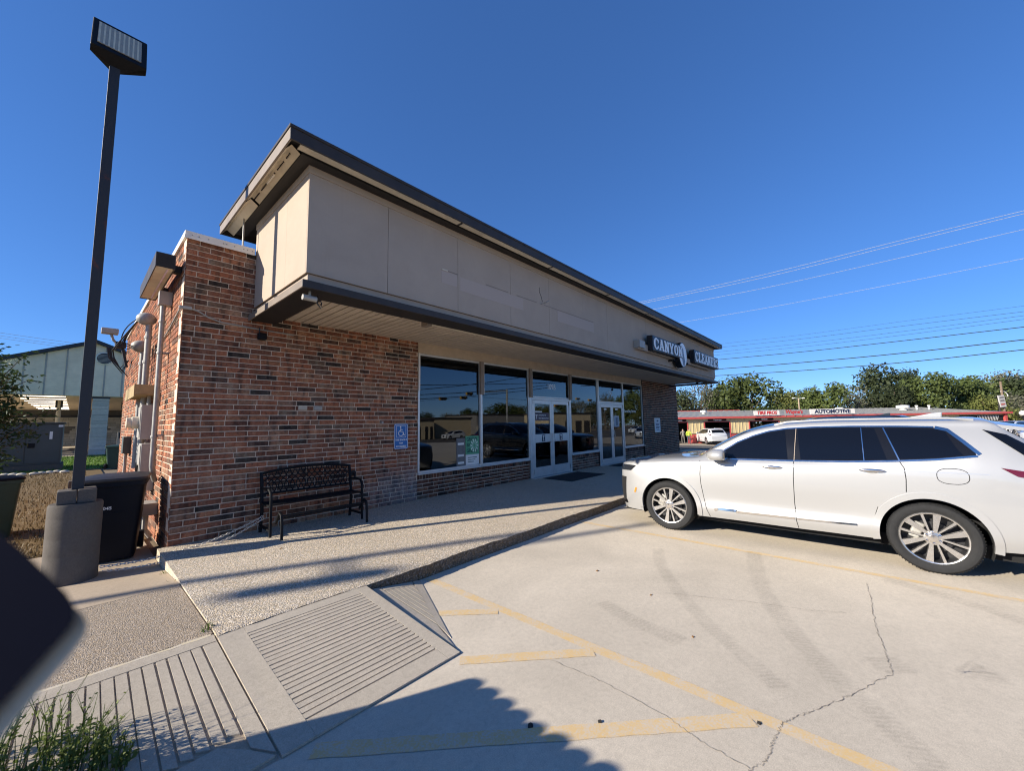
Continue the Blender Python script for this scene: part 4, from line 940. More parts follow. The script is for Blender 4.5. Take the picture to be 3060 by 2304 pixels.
    o = empty('gas_riser_box', (-.15, 1.2, .35), 'grey box and valve low on the side wall behind the bin', 'box'); MB().box((-.30, 1.05, .42), (-.001, 1.45, .60)).build('case', M['greybox'], o, bevel=.01); MB().tube([(-.12, 1.2, .42), (-.12, 1.2, .2), (-.05, 1.2, .08)], .035, 8).build('valve', M['greybox'], o)
    o = empty('thin_conduit', (-.02, .05, 3.4), 'thin conduit running round the brick corner to the fascia', 'conduit')
    MB().tube([(-.018, 2.6, 3.12), (-.018, 1.0, 3.27), (-.018, .08, 3.42)], .012, 8).build('pipe', M['galv'], o); MB().box((-.045, -.045, 3.40), (.10, -.0005, 3.445)).build('elbow', M['greybox'], o, bevel=.008)
    MB().tube([(.09, -.012, 3.42), (.18, -.012, 3.40), (.30, -.012, 3.33), (.45, -.012, 3.29), (1.0, -.012, 3.265), (1.45, -.012, 3.25)], .011, 8).build('flex', M['galv'], o, smooth=True)
    o = empty('wall_lamp', (1.0, -.03, 3.2), 'small black lamp under the fascia end on the brick', 'lamp'); MB().cbox((.98, -.05, 3.15), (.12, .09, .11)).build('housing', M['black'], o, bevel=.02); MB().tube([(.95, -.02, 3.2), (.95, -.02, 3.3)], .008, 6).build('wire', M['cable'], o)
    o = empty('security_camera', (.93, -2.0, 3.3), 'small grey camera hung under the front corner of the fascia', 'camera'); MB().tube([(.93, -2.06, 3.385), (.93, -2.06, 3.31)], .015, 8).build('mount', M['galv'], o); MB().lathe([(.035, -.09), (.035, .07), (.03, .075)], (.93, -2.08, 3.29), 0, 14).build('body', M['greybox'], o, smooth=True)
    for i in range(3): MB().tube([(1.0, -2.06, 3.30), (1.04+.02*i, -2.03, 3.24-.02*i), (1.10, -2.0, 3.28), (1.06, -1.95, 3.385)], .005, 5).build('wire', M['cable'], o)
    for x, lab, mm in ((1.638, 'pale blank plate set in the brick wall', 'cream'), (1.887, 'blue grey vent plate set in the brick wall', 'galv')):
        o = empty('wall_vent', (x, 0, 2.03), lab, 'vent'); MB().box((x-.07, -.012, 1.995), (x+.07, .0, 2.07)).build('plate', M[mm], o, bevel=.003)
        for i in range(3): MB().box((x-.06, -.015, 2.005+i*.02), (x+.06, -.0125, 2.013+i*.02)).build('louvre', M['greybox'], o)
    o = empty('pipe_stub', (3.08, 0, 1.77), 'short rusty pipe stub poking from the brick near the blue sign', 'pipe'); MB().tube([(3.08, .0, 1.77), (3.08, -.08, 1.77)], .022, 10).build('pipe', M['galv'], o, smooth=True)
    o = empty('wall_hydrant', (2.54, 0, .84), 'small dark valve on the brick above the bench arm', 'valve'); MB().lathe([(.05, -.03), (.05, -.001)], (2.54, 0, .85), 1, 12).build('flange', M['brown_dark'], o); MB().tube([(2.54, -.03, .85), (2.54, -.09, .83), (2.53, -.10, .79)], .02, 8).build('spout', M['brown_dark'], o)
    o = tag(MB().tube([(.68, .03, 4.55), (.68, .03, 5.09)], .012, 8).build('roof_rod', M['galv']), 'thin metal rod rising behind the parapet under the roof edge', 'rod')
    # hanging globes under the right end of the fascia
    for x, lab in ((16.6, 'small dark camera dome hanging under the far soffit'), (18.7, 'small dark camera dome hanging at the far fascia corner')):
        o = empty('dome_camera', (x, -1.9, 3.3), lab, 'camera'); MB().tube([(x, -1.95, 3.38), (x, -1.95, 3.30)], .012, 6).build('stem', M['black'], o); MB().sphere((x, -1.95, 3.26), .055, 12, 8).build('dome', M['black'], o, smooth=True)
    # timber beam on the ground beyond the bin
    tag(MB().box((-.95, 8.2, 0), (-.02, 8.5, .42)).build('concrete_beam', M['cement'], bevel=.01), 'low grey concrete block behind the black bin', 'block')
wall_kit()
# ------------------------------------------------------------------ cars: lofted body, origin on the ground under the front axle, nose towards +y
def car_paint(name, c, flake=.0, rough=.3):
    k = NT(name); k.base(c); k.set(rough=rough, coat=1.0, coatr=.03, metal=flake, spec=.5); return k.m
M['pearl'] = car_paint('pearl_white_paint', (.42, .416, .405), .34, .40)
M['carblack'] = car_paint('black_car_paint', (.010, .011, .014), .1, .3)
M['carwhite'] = car_paint('plain_white_paint', (.55, .55, .54), 0, .4)
M['carsilver'] = car_paint('silver_paint', (.45, .46, .48), .5, .35)
k = NT('tinted_car_glass'); k.base((.004, .005, .008)); k.set(rough=.03, spec=.42, coat=.0); M['carglass'] = k.m
k = NT('gloss_black_pillar'); k.base((.008, .008, .009)); k.set(rough=.12, spec=.5); M['gloss'] = k.m
M['rim'] = mat('machined_alloy', (.62, .63, .65), .25, metal=.9, var=.05, scale=30)
M['rimdark'] = mat('alloy_shadow_grey', (.035, .035, .037), .5, metal=.3, var=.1)
M['tyre'] = mat('tyre_rubber', (.022, .022, .022), .75, var=.2, scale=25, bump=.35, bscale=160, spec=.3)
M['well'] = mat('wheel_well_black', (.008, .008, .008), .9)
k = NT('amber_lens'); k.base((.85, .25, .02)); k.set(rough=.1, coat=1); M['amber'] = k.m
k = NT('red_lens'); k.base((.10, .005, .008)); k.set(rough=.08, coat=1); M['redlens'] = k.m
k = NT('headlamp_glass'); k.base((.02, .022, .026)); k.set(rough=.05, coat=1); M['headlamp'] = k.m
SEC = [  # station (distance behind the front axle): half-section sill, rocker, scoop, mid, shoulder, belt, glass, glass top, rail, roof, centre
 (-.93, ((.46,.31),(.50,.42),(.53,.55),(.53,.72),(.50,.86),(.46,.93),(.42,.955),(.36,.97),(.28,.98),(.15,.985),(0,.99))),
 (-.87, ((.68,.26),(.73,.40),(.765,.55),(.765,.74),(.745,.88),(.70,.96),(.61,.99),(.5,1.005),(.38,1.015),(.2,1.022),(0,1.025))),
 (-.74, ((.82,.23),(.86,.38),(.885,.56),(.89,.76),(.865,.92),(.83,.99),(.73,1.02),(.6,1.035),(.45,1.045),(.22,1.053),(0,1.056))),
 (-.50, ((.90,.23),(.935,.38),(.958,.57),(.958,.79),(.93,.97),(.895,1.025),(.80,1.055),(.65,1.07),(.48,1.08),(.24,1.088),(0,1.09))),
 (0.0, ((.935,.26),(.965,.40),(.978,.58),(.975,.83),(.955,1.02),(.915,1.072),(.83,1.10),(.68,1.115),(.5,1.124),(.25,1.13),(0,1.132))),
 (.40, ((.94,.27),(.968,.40),(.972,.55),(.982,.84),(.967,1.045),(.92,1.105),(.86,1.128),(.74,1.143),(.54,1.152),(.27,1.16),(0,1.163))),
 (.62, ((.94,.275),(.980,.405),(.955,.53),(.982,.84),(.97,1.055),(.925,1.122),(.895,1.155),(.845,1.205),(.79,1.25),(.45,1.31),(0,1.33))),
 (1.10, ((.94,.28),(.985,.41),(.948,.52),(.982,.84),(.972,1.065),(.928,1.137),(.88,1.27),(.81,1.445),(.75,1.505),(.42,1.555),(0,1.57))),
 (1.50, ((.94,.28),(.985,.415),(.948,.52),(.982,.85),(.972,1.07),(.93,1.148),(.865,1.345),(.775,1.548),(.71,1.608),(.4,1.648),(0,1.66))),
 (2.00, ((.94,.285),(.985,.42),(.948,.525),(.982,.85),(.973,1.078),(.935,1.165),(.865,1.375),(.762,1.583),(.695,1.645),(.4,1.683),(0,1.695))),
 (2.60, ((.94,.29),(.972,.425),(.965,.54),(.984,.85),(.975,1.085),(.94,1.195),(.868,1.395),(.755,1.586),(.69,1.648),(.4,1.685),(0,1.697))),
 (3.20, ((.93,.30),(.965,.43),(.972,.60),(.978,.86),(.970,1.085),(.935,1.24),(.855,1.42),(.74,1.578),(.678,1.643),(.39,1.68),(0,1.692))),
 (3.42, ((.91,.315),(.95,.435),(.962,.61),(.967,.865),(.962,1.082),(.92,1.245),(.835,1.42),(.73,1.565),(.668,1.63),(.385,1.667),(0,1.679))),
 (3.52, ((.90,.32),(.942,.44),(.955,.615),(.96,.867),(.952,1.08),(.91,1.235),(.825,1.40),(.725,1.505),(.655,1.54),(.38,1.568),(0,1.578))),
 (3.66, ((.885,.33),(.93,.445),(.945,.62),(.95,.868),(.94,1.075),(.895,1.205),(.815,1.325),(.72,1.395),(.645,1.42),(.375,1.445),(0,1.455))),
 (3.86, ((.85,.35),(.905,.455),(.92,.62),(.922,.865),(.905,1.045),(.86,1.13),(.785,1.19),(.70,1.22),(.625,1.238),(.36,1.255),(0,1.262))),
 (3.98, ((.83,.36),(.885,.46),(.90,.62),(.90,.85),(.88,.985),(.84,1.05),(.765,1.085),(.67,1.105),(.6,1.118),(.35,1.13),(0,1.135))),
 (4.09, ((.74,.40),(.80,.48),(.82,.62),(.82,.82),(.80,.93),(.76,.98),(.69,1.01),(.6,1.025),(.52,1.035),(.3,1.04),(0,1.045))),
]
WB, WR = 2.863, .372
def sect(s):
    flat = [(t[0], tuple(c for p in t[1] for c in p)) for t in SEC]; v = hermite(flat, s); return [(v[2*i], v[2*i+1]) for i in range(11)]
def fine(sec):                                   # smoothed section polyline (v, z)
    tab = [(i, p) for i, p in enumerate(sec)]; return [hermite(tab, i/4) for i in range(41)]
_fc = {}
def fsec(s):
    s = round(s, 4)
    if s not in _fc: _fc[s] = fine(sect(s))
    return _fc[s]
def side_v(s, z):                                # half width of the body side at station s, height z
    P = fsec(s)
    for a, b in zip(P[:-1], P[1:]):
        if a[1] <= z <= b[1] and b[1] > a[1]: t = (z-a[1])/(b[1]-a[1]); return a[0]+(b[0]-a[0])*t
    return P[0][0] if z < P[0][1] else P[-1][0]
def top_z(s, v):
    P = fsec(s)
    for a, b in zip(P[20:-1], P[21:]):
        if b[0] <= abs(v) <= a[0] and a[0] > b[0]: t = (a[0]-abs(v))/(a[0]-b[0]); return a[1]+(b[1]-a[1])*t
    return P[-1][1]
AR = .435
def arch_z(s):
    z = 0
    for c in (0, WB):
        if abs(s-c) < AR: z = max(z, .36+sqrt(AR*AR-(s-c)**2)*1.02)
    return z
def ss_list():
    L = [-.93, -.91, -.89, -.87, -.84, -.80]+[-.76+i*.05 for i in range(96)]+[4.05, 4.09]
    for c in (0, WB):
        L += [c+AR*cos(pi*i/28)*(1-1e-6) for i in range(29)]+[c-AR-.002, c+AR+.002]
    L = sorted(set(round(x, 4) for x in L if -.93 <= x <= 4.09)); return L
def make_car(name, paint, detail=True):
    r = bpy.data.objects.new(name, None); r.empty_display_size = .1; COL.objects.link(r)
    B = lambda mb, nm, m, par=None, **kw: mb.build(nm, m, par or r, world=False, **kw)
    SL = ss_list(); K = 16; rowsL = []
    for s in SL:
        P = fsec(s); zl = max(P[0][1], arch_z(s)); zs = P[16][1]; row = []
        for k in range(K+1):
            z = zl+(zs-zl)*k/K; row.append((side_v(s, z), -s, z))
        row += [(v, -s, z) for v, z in P[17:]]; rowsL.append(row)
    mb = MB()
    mb.grid([[(-p[0], p[1], p[2]) for p in rw] for rw in rowsL]); mb.grid(rowsL, flip=True)
    n = len(rowsL[0])
    for rw, fl in ((rowsL[0], 0), (rowsL[-1], 1)):
        for i in range(n-1):
            a, b = rw[i], rw[i+1]; q = [(-a[0], a[1], a[2]), (a[0], a[1], a[2]), (b[0], b[1], b[2]), (-b[0], b[1], b[2])]; mb.quad(*(q if not fl else q[::-1]))
    body = B(mb, 'body', paint, smooth=50, fix=True)
    mb = MB(); mb.box((-.80, -3.95, .20), (.80, .78, .34)); B(mb, 'underbody', M['well'])
    for c in (0, WB):
        for sd in (-1, 1):
            mb = MB(); mb.lathe([(.44, 0), (.44, .42)], (sd*(.52 if sd > 0 else .94)*1.0, -c, .37), 0, 28, pi*1.24, -.38 , caps=False); 
            B(mb, 'wheel_well', M['well'])
        MB_ = MB(); MB_.box((-.52, -c-.44, .3), (.52, -c+.44, .80)); B(MB_, 'wheel_well', M['well'])
    def on(s, z, off, sd): return (sd*(side_v(s, z)+off), -s, z)
    def ribbon(pts, w, off, sd, m, nm, par=None, thick=0):
        """strip of width w following (s, z) points on the body side"""
        rows = [[], []]; N = len(pts)
        for i, (s, z) in enumerate(pts):
            a, b = pts[max(i-1, 0)], pts[min(i+1, N-1)]; d = Vector((b[0]-a[0], b[1]-a[1])); d = d.normalized() if d.length > 0 else Vector((1, 0)); nn = Vector((-d.y, d.x))*w/2
            rows[0].append(on(s+nn.x, z+nn.y, off, sd)); rows[1].append(on(s-nn.x, z-nn.y, off, sd))
        mbr = MB().grid(rows, flip=(sd < 0)); return B(mbr, nm, m, par, smooth=True)
    dens = lambda pts, n=10: [(a[0]+(b[0]-a[0])*i/n, a[1]+(b[1]-a[1])*i/n) for a, b in zip(pts[:-1], pts[1:]) for i in range(n)]+[pts[-1]]
    belt = [(.70, 1.142), (1.0, 1.146), (1.6, 1.155), (2.2, 1.175), (2.65, 1.205), (2.95, 1.235), (3.26, 1.285)]
    topl = [(.70, 1.146), (.85, 1.265), (1.0, 1.365), (1.2, 1.46), (1.4, 1.525), (1.6, 1.56), (1.9, 1.578), (2.3, 1.585), (2.7, 1.582), (2.98, 1.572), (3.07, 1.545), (3.17, 1.42), (3.26, 1.295)]
    zb = lambda s: hermite(belt, s); zt = lambda s: hermite(topl, s)
    def pane(sa, sb, off, m, nm, sd, lean_a=0, lean_b=0, shrink=0, n=22):
        cols = []
        for i in range(n+1):
            t = i/n; s0 = sa+(sb-sa)*t; col = []
            for k in range(9):
                h = k/8; s = s0+(lean_a*(1-t)+lean_b*t)*h; s = min(max(s, .705), 3.25); z0, z1 = zb(s)+shrink, zt(s)-shrink
                z = z0+max(0, z1-z0)*h; col.append(on(s, z, off, sd))
            cols.append(col)
        return B(MB().grid(cols, flip=(sd > 0)), nm, m, smooth=True)
    for sd in (-1, 1):
        pane(.705, 3.25, .003, M['gloss'], 'pillar_panel', sd, n=60)
        pane(.80, 1.60, .006, M['carglass'], 'side_window', sd, 0, -.02, .012); pane(1.74, 2.56, .006, M['carglass'], 'side_window', sd, -.02, -.08, .012); pane(2.66, 3.16, .006, M['carglass'], 'side_window', sd, -.09, -.10, .016)
        ribbon(dens([(.68, 1.136)]+[(s, z-.008) for s, z in belt[1:]]), .018, .008, sd, M['chrome'], 'window_trim')
        ribbon(dens([(s, z+.010) for s, z in topl[:-3]]), .016, .008, sd, M['chrome'], 'window_trim'); ribbon(dens([(2.99, 1.578), (3.08, 1.55), (3.18, 1.425), (3.278, 1.294)]), .034, .009, sd, M['chrome'], 'window_trim')
        ribbon(dens([(2.56, 1.575), (2.665, 1.20)]), .012, .010, sd, M['chrome'], 'pillar_trim'); ribbon(dens([(2.36, 1.575), (2.36, 1.19)]), .008, .010, sd, M['chrome'], 'window_divider')
        # shut lines
        cut = M['well']; W_ = .0075
        ribbon(dens([(.50, 1.10), (.515, 1.04), (.50, .9), (.505, .75), (.53, .55), (.56, .40), (.60, .285)]), W_, .0012, sd, cut, 'shut_line')
        ribbon(dens([(1.70, 1.58), (1.665, 1.15), (1.65, .9), (1.64, .6), (1.645, .40), (1.66, .29)]), W_, .0105, sd, cut, 'shut_line') if False else ribbon(dens([(1.665, 1.14), (1.65, .9), (1.64, .6), (1.645, .40), (1.66, .29)]), W_, .0012, sd, cut, 'shut_line')
        ribbon(dens([(1.705, 1.57), (1.67, 1.15)]), W_, .0085, sd, M['trim'], 'shut_line')
        ribbon(dens([(2.665, 1.19), (2.695, 1.12), (2.70, 1.0), (2.69, .855)]), W_, .0012, sd, cut, 'shut_line')
        ribbon(dens([(2.44, .66), (2.39, .50), (2.385, .30)]), W_*.7, .0012, sd, cut, 'shut_line')
        fu = []
        for i in range(33):
            a = 2*pi*i/32; e = 2.6; c_, s_ = cos(a), sin(a); fu.append((3.06+.118*abs(c_)**(2/e)*(1 if c_ > 0 else -1), 1.055+.082*abs(s_)**(2/e)*(1 if s_ > 0 else -1)))
        ribbon(fu, .006, .0012, sd, cut, 'fuel_flap')
        ribbon(dens([(.15, 1.055), (.5, 1.062), (1.2, 1.07), (2.0, 1.082), (2.65, 1.09), (3.32, 1.092)], 6), .007, .0014, sd, M['carsilver'], 'crease_line') if detail else None
        ribbon(dens([(.67, .392), (.72, .415), (.95, .418), (.98, .395)]), .03, .008, sd, M['chrome'], 'sill_trim'); ribbon(dens([(.95, .402), (1.63, .412)]), .026, .008, sd, M['chrome'], 'sill_trim'); ribbon(dens([(1.65, .412), (2.0, .42), (2.24, .428)]), .018, .008, sd, M['chrome'], 'sill_trim')
        # wheel arch lips
        for c in (0, WB):
            inner, outer = [], []
            a0, a1 = (-.16, pi+.16)
            for i in range(41):
                a = a0+(a1-a0)*i/40
                for lst, rr in ((inner, AR-.004), (outer, AR+.062)):
                    s, z = c-rr*cos(a), .36+rr*sin(a)*1.02; s = min(max(s, -.9), 4.0); z = max(z, .28); lst.append((s, z))
            rows = [[on(s, z, -.03, sd) for s, z in inner], [on(s, z, .016, sd) for s, z in inner], [on(s, z, .014, sd) for s, z in outer], [on(s, z, -.002, sd) for s, z in outer]]
            B(MB().grid(rows, flip=(sd > 0)), 'wheel_arch', paint, smooth=60)
        for s, z in ((1.42, 1.062), (2.42, 1.082)):
            mb = MB(); mb.sphere((0, 0, 0), 1, 16, 8, (.016, .118, .017)); V = on(s, z, .028, sd); mb.v = [(a+V[0], b+V[1], c_+V[2]) for a, b, c_ in mb.v]; B(mb, 'door_handle', M['chrome'], smooth='all')
            mb = MB(); mb.sphere((0, 0, 0), 1, 16, 8, (.006, .055, .03)); V = on(s, z-.014, .001, sd); mb.v = [(a+V[0], b+V[1], c_+V[2]) for a, b, c_ in mb.v]; B(mb, 'handle_cup', paint, smooth='all')
        # mirror
        mb = MB(); mb.sphere((0, 0, 0), 1, 24, 14, (.135, .165, .092)); mx = sd*1.085; mb.v = [(a+mx, (b if b > -.07 else -.07+(b+.07)*.25)-.80, (c_ if c_ > -.055 else -.055+(c_+.055)*.3)+1.19) for a, b, c_ in mb.v]; mir = B(mb, 'door_mirror', paint, smooth='all')
        B(MB().tube([(sd*.90, -.80, 1.12), (sd*.98, -.82, 1.14), (sd*1.05, -.84, 1.15)], [.035, .028, .03], 8), 'mirror_stalk', M['gloss'], mir, smooth=True); B(MB().box((mx-.10, -.902, 1.15), (mx+.10, -.893, 1.25)), 'mirror_glass', M['chrome'], mir); B(MB().box((mx-.12, -.86, 1.172), (mx+.12, -.752, 1.182)), 'mirror_strip', M['gloss'], mir) if False else None
        # lamps and front intake
        def patch(poly, off, m, nm, nx=8):
            (a, b, c, d) = poly; rows = []
            for i in range(nx+1):
                t = i/nx; p = (a[0]+(b[0]-a[0])*t, a[1]+(b[1]-a[1])*t); q = (d[0]+(c[0]-d[0])*t, d[1]+(c[1]-d[1])*t); rows.append([on(p[0]+(q[0]-p[0])*k/6, p[1]+(q[1]-p[1])*k/6, off, sd) for k in range(7)])
            return B(MB().grid(rows, flip=(sd < 0)), nm, m, smooth=True)
        patch([(-.885, .865), (-.62, .875), (-.52, .965), (-.865, .965)], .004, M['headlamp'], 'headlamp')
        patch([(-.885, .36), (-.76, .36), (-.72, .76), (-.86, .76)], .003, M['well'], 'front_intake')
        patch([(-.875, .30), (-.73, .31), (-.745, .37), (-.885, .36)], .004, M['gloss'], 'intake_trim')
        patch([(-.575, .52), (-.545, .52), (-.515, .60), (-.545, .60)], .006, M['amber'], 'side_marker')
        patch([(3.335, 1.555), (3.50, 1.50), (3.77, 1.27), (3.60, 1.265)], .006, M['carglass'], 'rear_quarter_glass', 12)
        patch([(3.40, 1.165), (3.98, 1.06), (3.98, .97), (3.50, 1.085)], .006, M['redlens'], 'tail_lamp'); 
        rl = [(1.45, .66), (1.6, .672), (2.0, .668), (2.6, .664), (3.1, .652), (3.3, .642)]
        B(MB().tube([(sd*v, -s, top_z(s, v)+(.006 if i in (0, len(rl)-1) else .028)) for i, (s, v) in enumerate(rl)], .014, 8), 'roof_rail', paint, smooth=True)
    # windscreen, rear window, spoiler, fin, grille, plates
    def deck(s0, s1, vf, off, m, nm, n=16):
        rows = []
        for i in range(n+1):
            s = s0+(s1-s0)*i/n; w = vf(s); rows.append([(w*(k/6-1), -s, top_z(s, w*(1-k/6))+off) for k in range(13)])
        return B(MB().grid(rows, flip=True), nm, m, smooth=True)
    deck(.42, 1.42, lambda s: hermite([(.42, .72), (.7, .74), (1.42, .66)], s), .004, M['carglass'], 'windscreen')
    deck(3.54, 3.88, lambda s: hermite([(3.54, .63), (3.88, .66)], s), .004, M['carglass'], 'rear_window')
    rows = []
    for i in range(9):
        t = i/8; s = 3.28+.45*t; w = .655-.05*t; rows.append([(w*(k/8-1), -s, 1.690-.095*t-.05*(abs(k/8-1))**2.2*(1-.2*t)) for k in range(17)])
    mb = MB(); mb.grid(rows, flip=True); mb.grid([[(x, y, z-.035-.0*0) for x, y, z in rw] for rw in rows]); mb.grid([rows[-1], [(x, y, z-.035) for x, y, z in rows[-1]]]); mb.grid([[rw[0] for rw in rows], [(rw[0][0], rw[0][1], rw[0][2]-.035) for rw in rows]]); mb.grid([[rw[-1] for rw in rows], [(rw[-1][0], rw[-1][1], rw[-1][2]-.035) for rw in rows]])
    B(mb, 'roof_spoiler', paint, smooth=True, fix=True)
    mb = MB(); mb.prism([(-2.80, 1.69), (-3.13, 1.68), (-3.14, 1.755), (-3.05, 1.745), (-2.93, 1.715)], 0, -.03, .03); B(mb, 'antenna_fin', paint, bevel=.012)
    rows = [[(x, .935-.045*abs(x/.48)**2, z) for x in [-.48+.08*i for i in range(13)]] for z in (.45, .6, .75, .86)]
    B(MB().grid(rows, flip=True), 'grille', M['well'], smooth=True)
    for z in (.5, .56, .62, .68, .74, .80): B(MB().tube([(x, .945-.045*abs(x/.48)**2, z) for x in [-.46+.0767*i for i in range(13)]], .006, 5), 'grille_bar', M['chrome'])
    # wheels
    for c in (0, WB):
        for sd in (-1, 1):
            w = bpy.data.objects.new('wheel', None); COL.objects.link(w); w.parent = r; w.location = (sd*.845, -c, WR); w.empty_display_size = .05
            if sd > 0: w.rotation_euler.z = pi
            wheel_parts(w)
    return r
WHEEL = {}
def wheel_parts(w):
    def reuse(nm, fn):
        if nm not in WHEEL: o = fn(); WHEEL[nm] = o; o.parent = w
        else:
            o = WHEEL[nm].copy(); COL.objects.link(o); o.parent = w
    def tyre():
        p = [(.272, .105), (.285, .118), (.32, .126), (.35, .122), (.366, .106), (.3725, .085), (.3725, .07), (.366, .068), (.366, .060), (.3725, .058), (.3735, .02), (.367, .018), (.367, .008), (.3735, .006), (.3735, -.04), (.367, -.042), (.367, -.052), (.372, -.054), (.37, -.09), (.35, -.12), (.30, -.12), (.27, -.105)]
        mb = MB(); mb.lathe([(r_, -h) for r_, h in p], (0, 0, 0), 0, 56, caps=False)
        for i in range(72):
            a = 2*pi*i/72; mb.cbox((0, 0, 0), (.022, .010, .0025), Matrix.Rotation(a, 4, 'X') @ Matrix.Translation((-.098, 0, .3685)) @ Matrix.Rotation(.75, 4, 'Y'))
        return mb.build('tyre', M['tyre'], smooth=True, fix=False)
    def rim():
        p = [(.276, .108), (.268, .116), (.258, .113), (.253, .098)]
        mb = MB(); mb.lathe([(r_, -h) for r_, h in p], (0, 0, 0), 0, 48, caps=False); o = mb.build('rim', M['rim'], smooth=True); return o
    def barrel():
        mb = MB(); mb.lathe([(.253, -.098), (.246, -.03), (.236, .09), (.26, .10)], (0, 0, 0), 0, 40, caps=False); return mb.build('rim_barrel', M['rimdark'], smooth=True)
    def spokes():
        mb = MB()
        for i in range(6):
            A = Matrix.Rotation(2*pi*i/6, 4, 'X')
            for off, wd0, wd1, tilt in ((-.024, .036, .072, -.10), (.032, .022, .034, .16)):
                P0, P1 = (.055, off*.75), (.262, off+tilt*.262*1.0)
                vs = []
                for (rr, cc), wd, h0, h1 in ((P0, wd0, .062, .100), (P1, wd1, .075, .104)):
                    vs += [A @ Vector((-h0, cc-wd/2, rr)), A @ Vector((-h0, cc+wd/2, rr)), A @ Vector((-h1, cc+wd/2-.004, rr)), A @ Vector((-h1, cc-wd/2+.004, rr))]
                mb.add(vs, [(0,1,2,3), (7,6,5,4), (0,4,5,1), (1,5,6,2), (2,6,7,3), (3,7,4,0)])
        mb.lathe([(.075, -.06), (.075, -.095), (.04, -.105), (.001, -.105)], (0, 0, 0), 0, 24, caps=False)
        return mb.build('spokes', M['rim'], smooth=25, fix=True)
    def hub():
        mb = MB(); mb.lathe([(.036, -.10), (.034, -.112), (.001, -.114)], (0, 0, 0), 0, 20, caps=False)
        return mb.build('hub_cap', M['chrome'], smooth=True)
    def nuts():
        mb = MB()
        for i in range(6): a = 2*pi*(i+.5)/6; mb.lathe([(.013, -.085), (.013, -.104), (.006, -.11)], (0, .057*cos(a), .057*sin(a)), 0, 10)
        return mb.build('wheel_nuts', M['chrome'], smooth=True)
    def disc():
        mb = MB(); mb.lathe([(.06, -.02), (.165, -.02), (.165, .0), (.06, 0)], (0, 0, 0), 0, 32); mb.lathe([(.245, .02), (.001, .02)], (0, 0, 0), 0, 24, caps=False); return mb.build('brake_disc', M['rimdark'], smooth=True)
    def cal():
        return MB().cbox((-.03, .0, .0), (.06, .09, .18), Matrix.Translation((0, .12, .06)) @ Matrix.Rotation(.4, 4, 'X')).build('brake_caliper', M['galv'], bevel=.015)
    for nm, fn in (('tyre', tyre), ('rim', rim), ('rim_barrel', barrel), ('spokes', spokes), ('hub_cap', hub), ('wheel_nuts', nuts), ('brake_disc', disc), ('brake_caliper', cal)): reuse(nm, fn)
suv = make_car('parked_suv', M['pearl']); suv.location = (6.385, -4.66, 0)
tag(suv, 'pearl white luxury suv with chrome wheels parked nose to the walk', 'suv')
def car_copy(src, loc, rz, paint, lab, scale=(1, 1, 1), group=None):
    c = copy_tree(src); c.location = loc; c.rotation_euler.z = rz; c.scale = scale; tag(c, lab, 'suv')
    def repaint(o):
        for sl_ in o.material_slots:
            if sl_.material is M['pearl']: sl_.link = 'OBJECT'; sl_.material = paint
        for ch in o.children: repaint(ch)
    repaint(c); return c
# ------------------------------------------------------------------ trees
def leaf_mat(name, c, c2, tr=.3):
    k = NT(name); t = k.t; oi = k.n('ObjectInfo').outputs['Random']; n = k.noise(.8, 3, .6, k.pos()); n2 = k.noise(7, 2, .6, k.pos())
    col = k.mix(k.ramp(k.mix(.5, n, n2), [(.36, 0), (.64, 1)]), c, c2)
    hs = k.n('HueSaturation'); k.l(col, hs.inputs['Color']); k.l(k.ramp(oi, [(0, .75), (1, 1.3)]), hs.inputs['Value'])
    k.base(hs.outputs[0]); k.set(rough=.6, spec=.25)
    tl = k.n('BsdfTranslucent'); k.l(hs.outputs[0], tl.inputs[0]); mx = k.n('MixShader'); mx.inputs[0].default_value = tr
    k.l(k.p.outputs[0], mx.inputs[1]); k.l(tl.outputs[0], mx.inputs[2]); k.l(mx.outputs[0], t.nodes['Material Output'].inputs[0]); return k.m
M['leaf'] = leaf_mat('oak_foliage', (.055, .078, .022), (.12, .145, .040)); M['leafd'] = leaf_mat('dark_foliage', (.034, .048, .021), (.075, .092, .038)); M['leafy'] = leaf_mat('yellowing_foliage', (.10, .12, .03), (.17, .17, .05)); M['leafp'] = leaf_mat('pale_dry_foliage', (.13, .13, .085), (.20, .19, .13))
M['bark'] = mat('bark', (.12, .095, .075), .95, var=.3, scale=12, bump=.6, bscale=40); M['deadwood'] = mat('dead_branch', (.30, .27, .23), .95, var=.2)
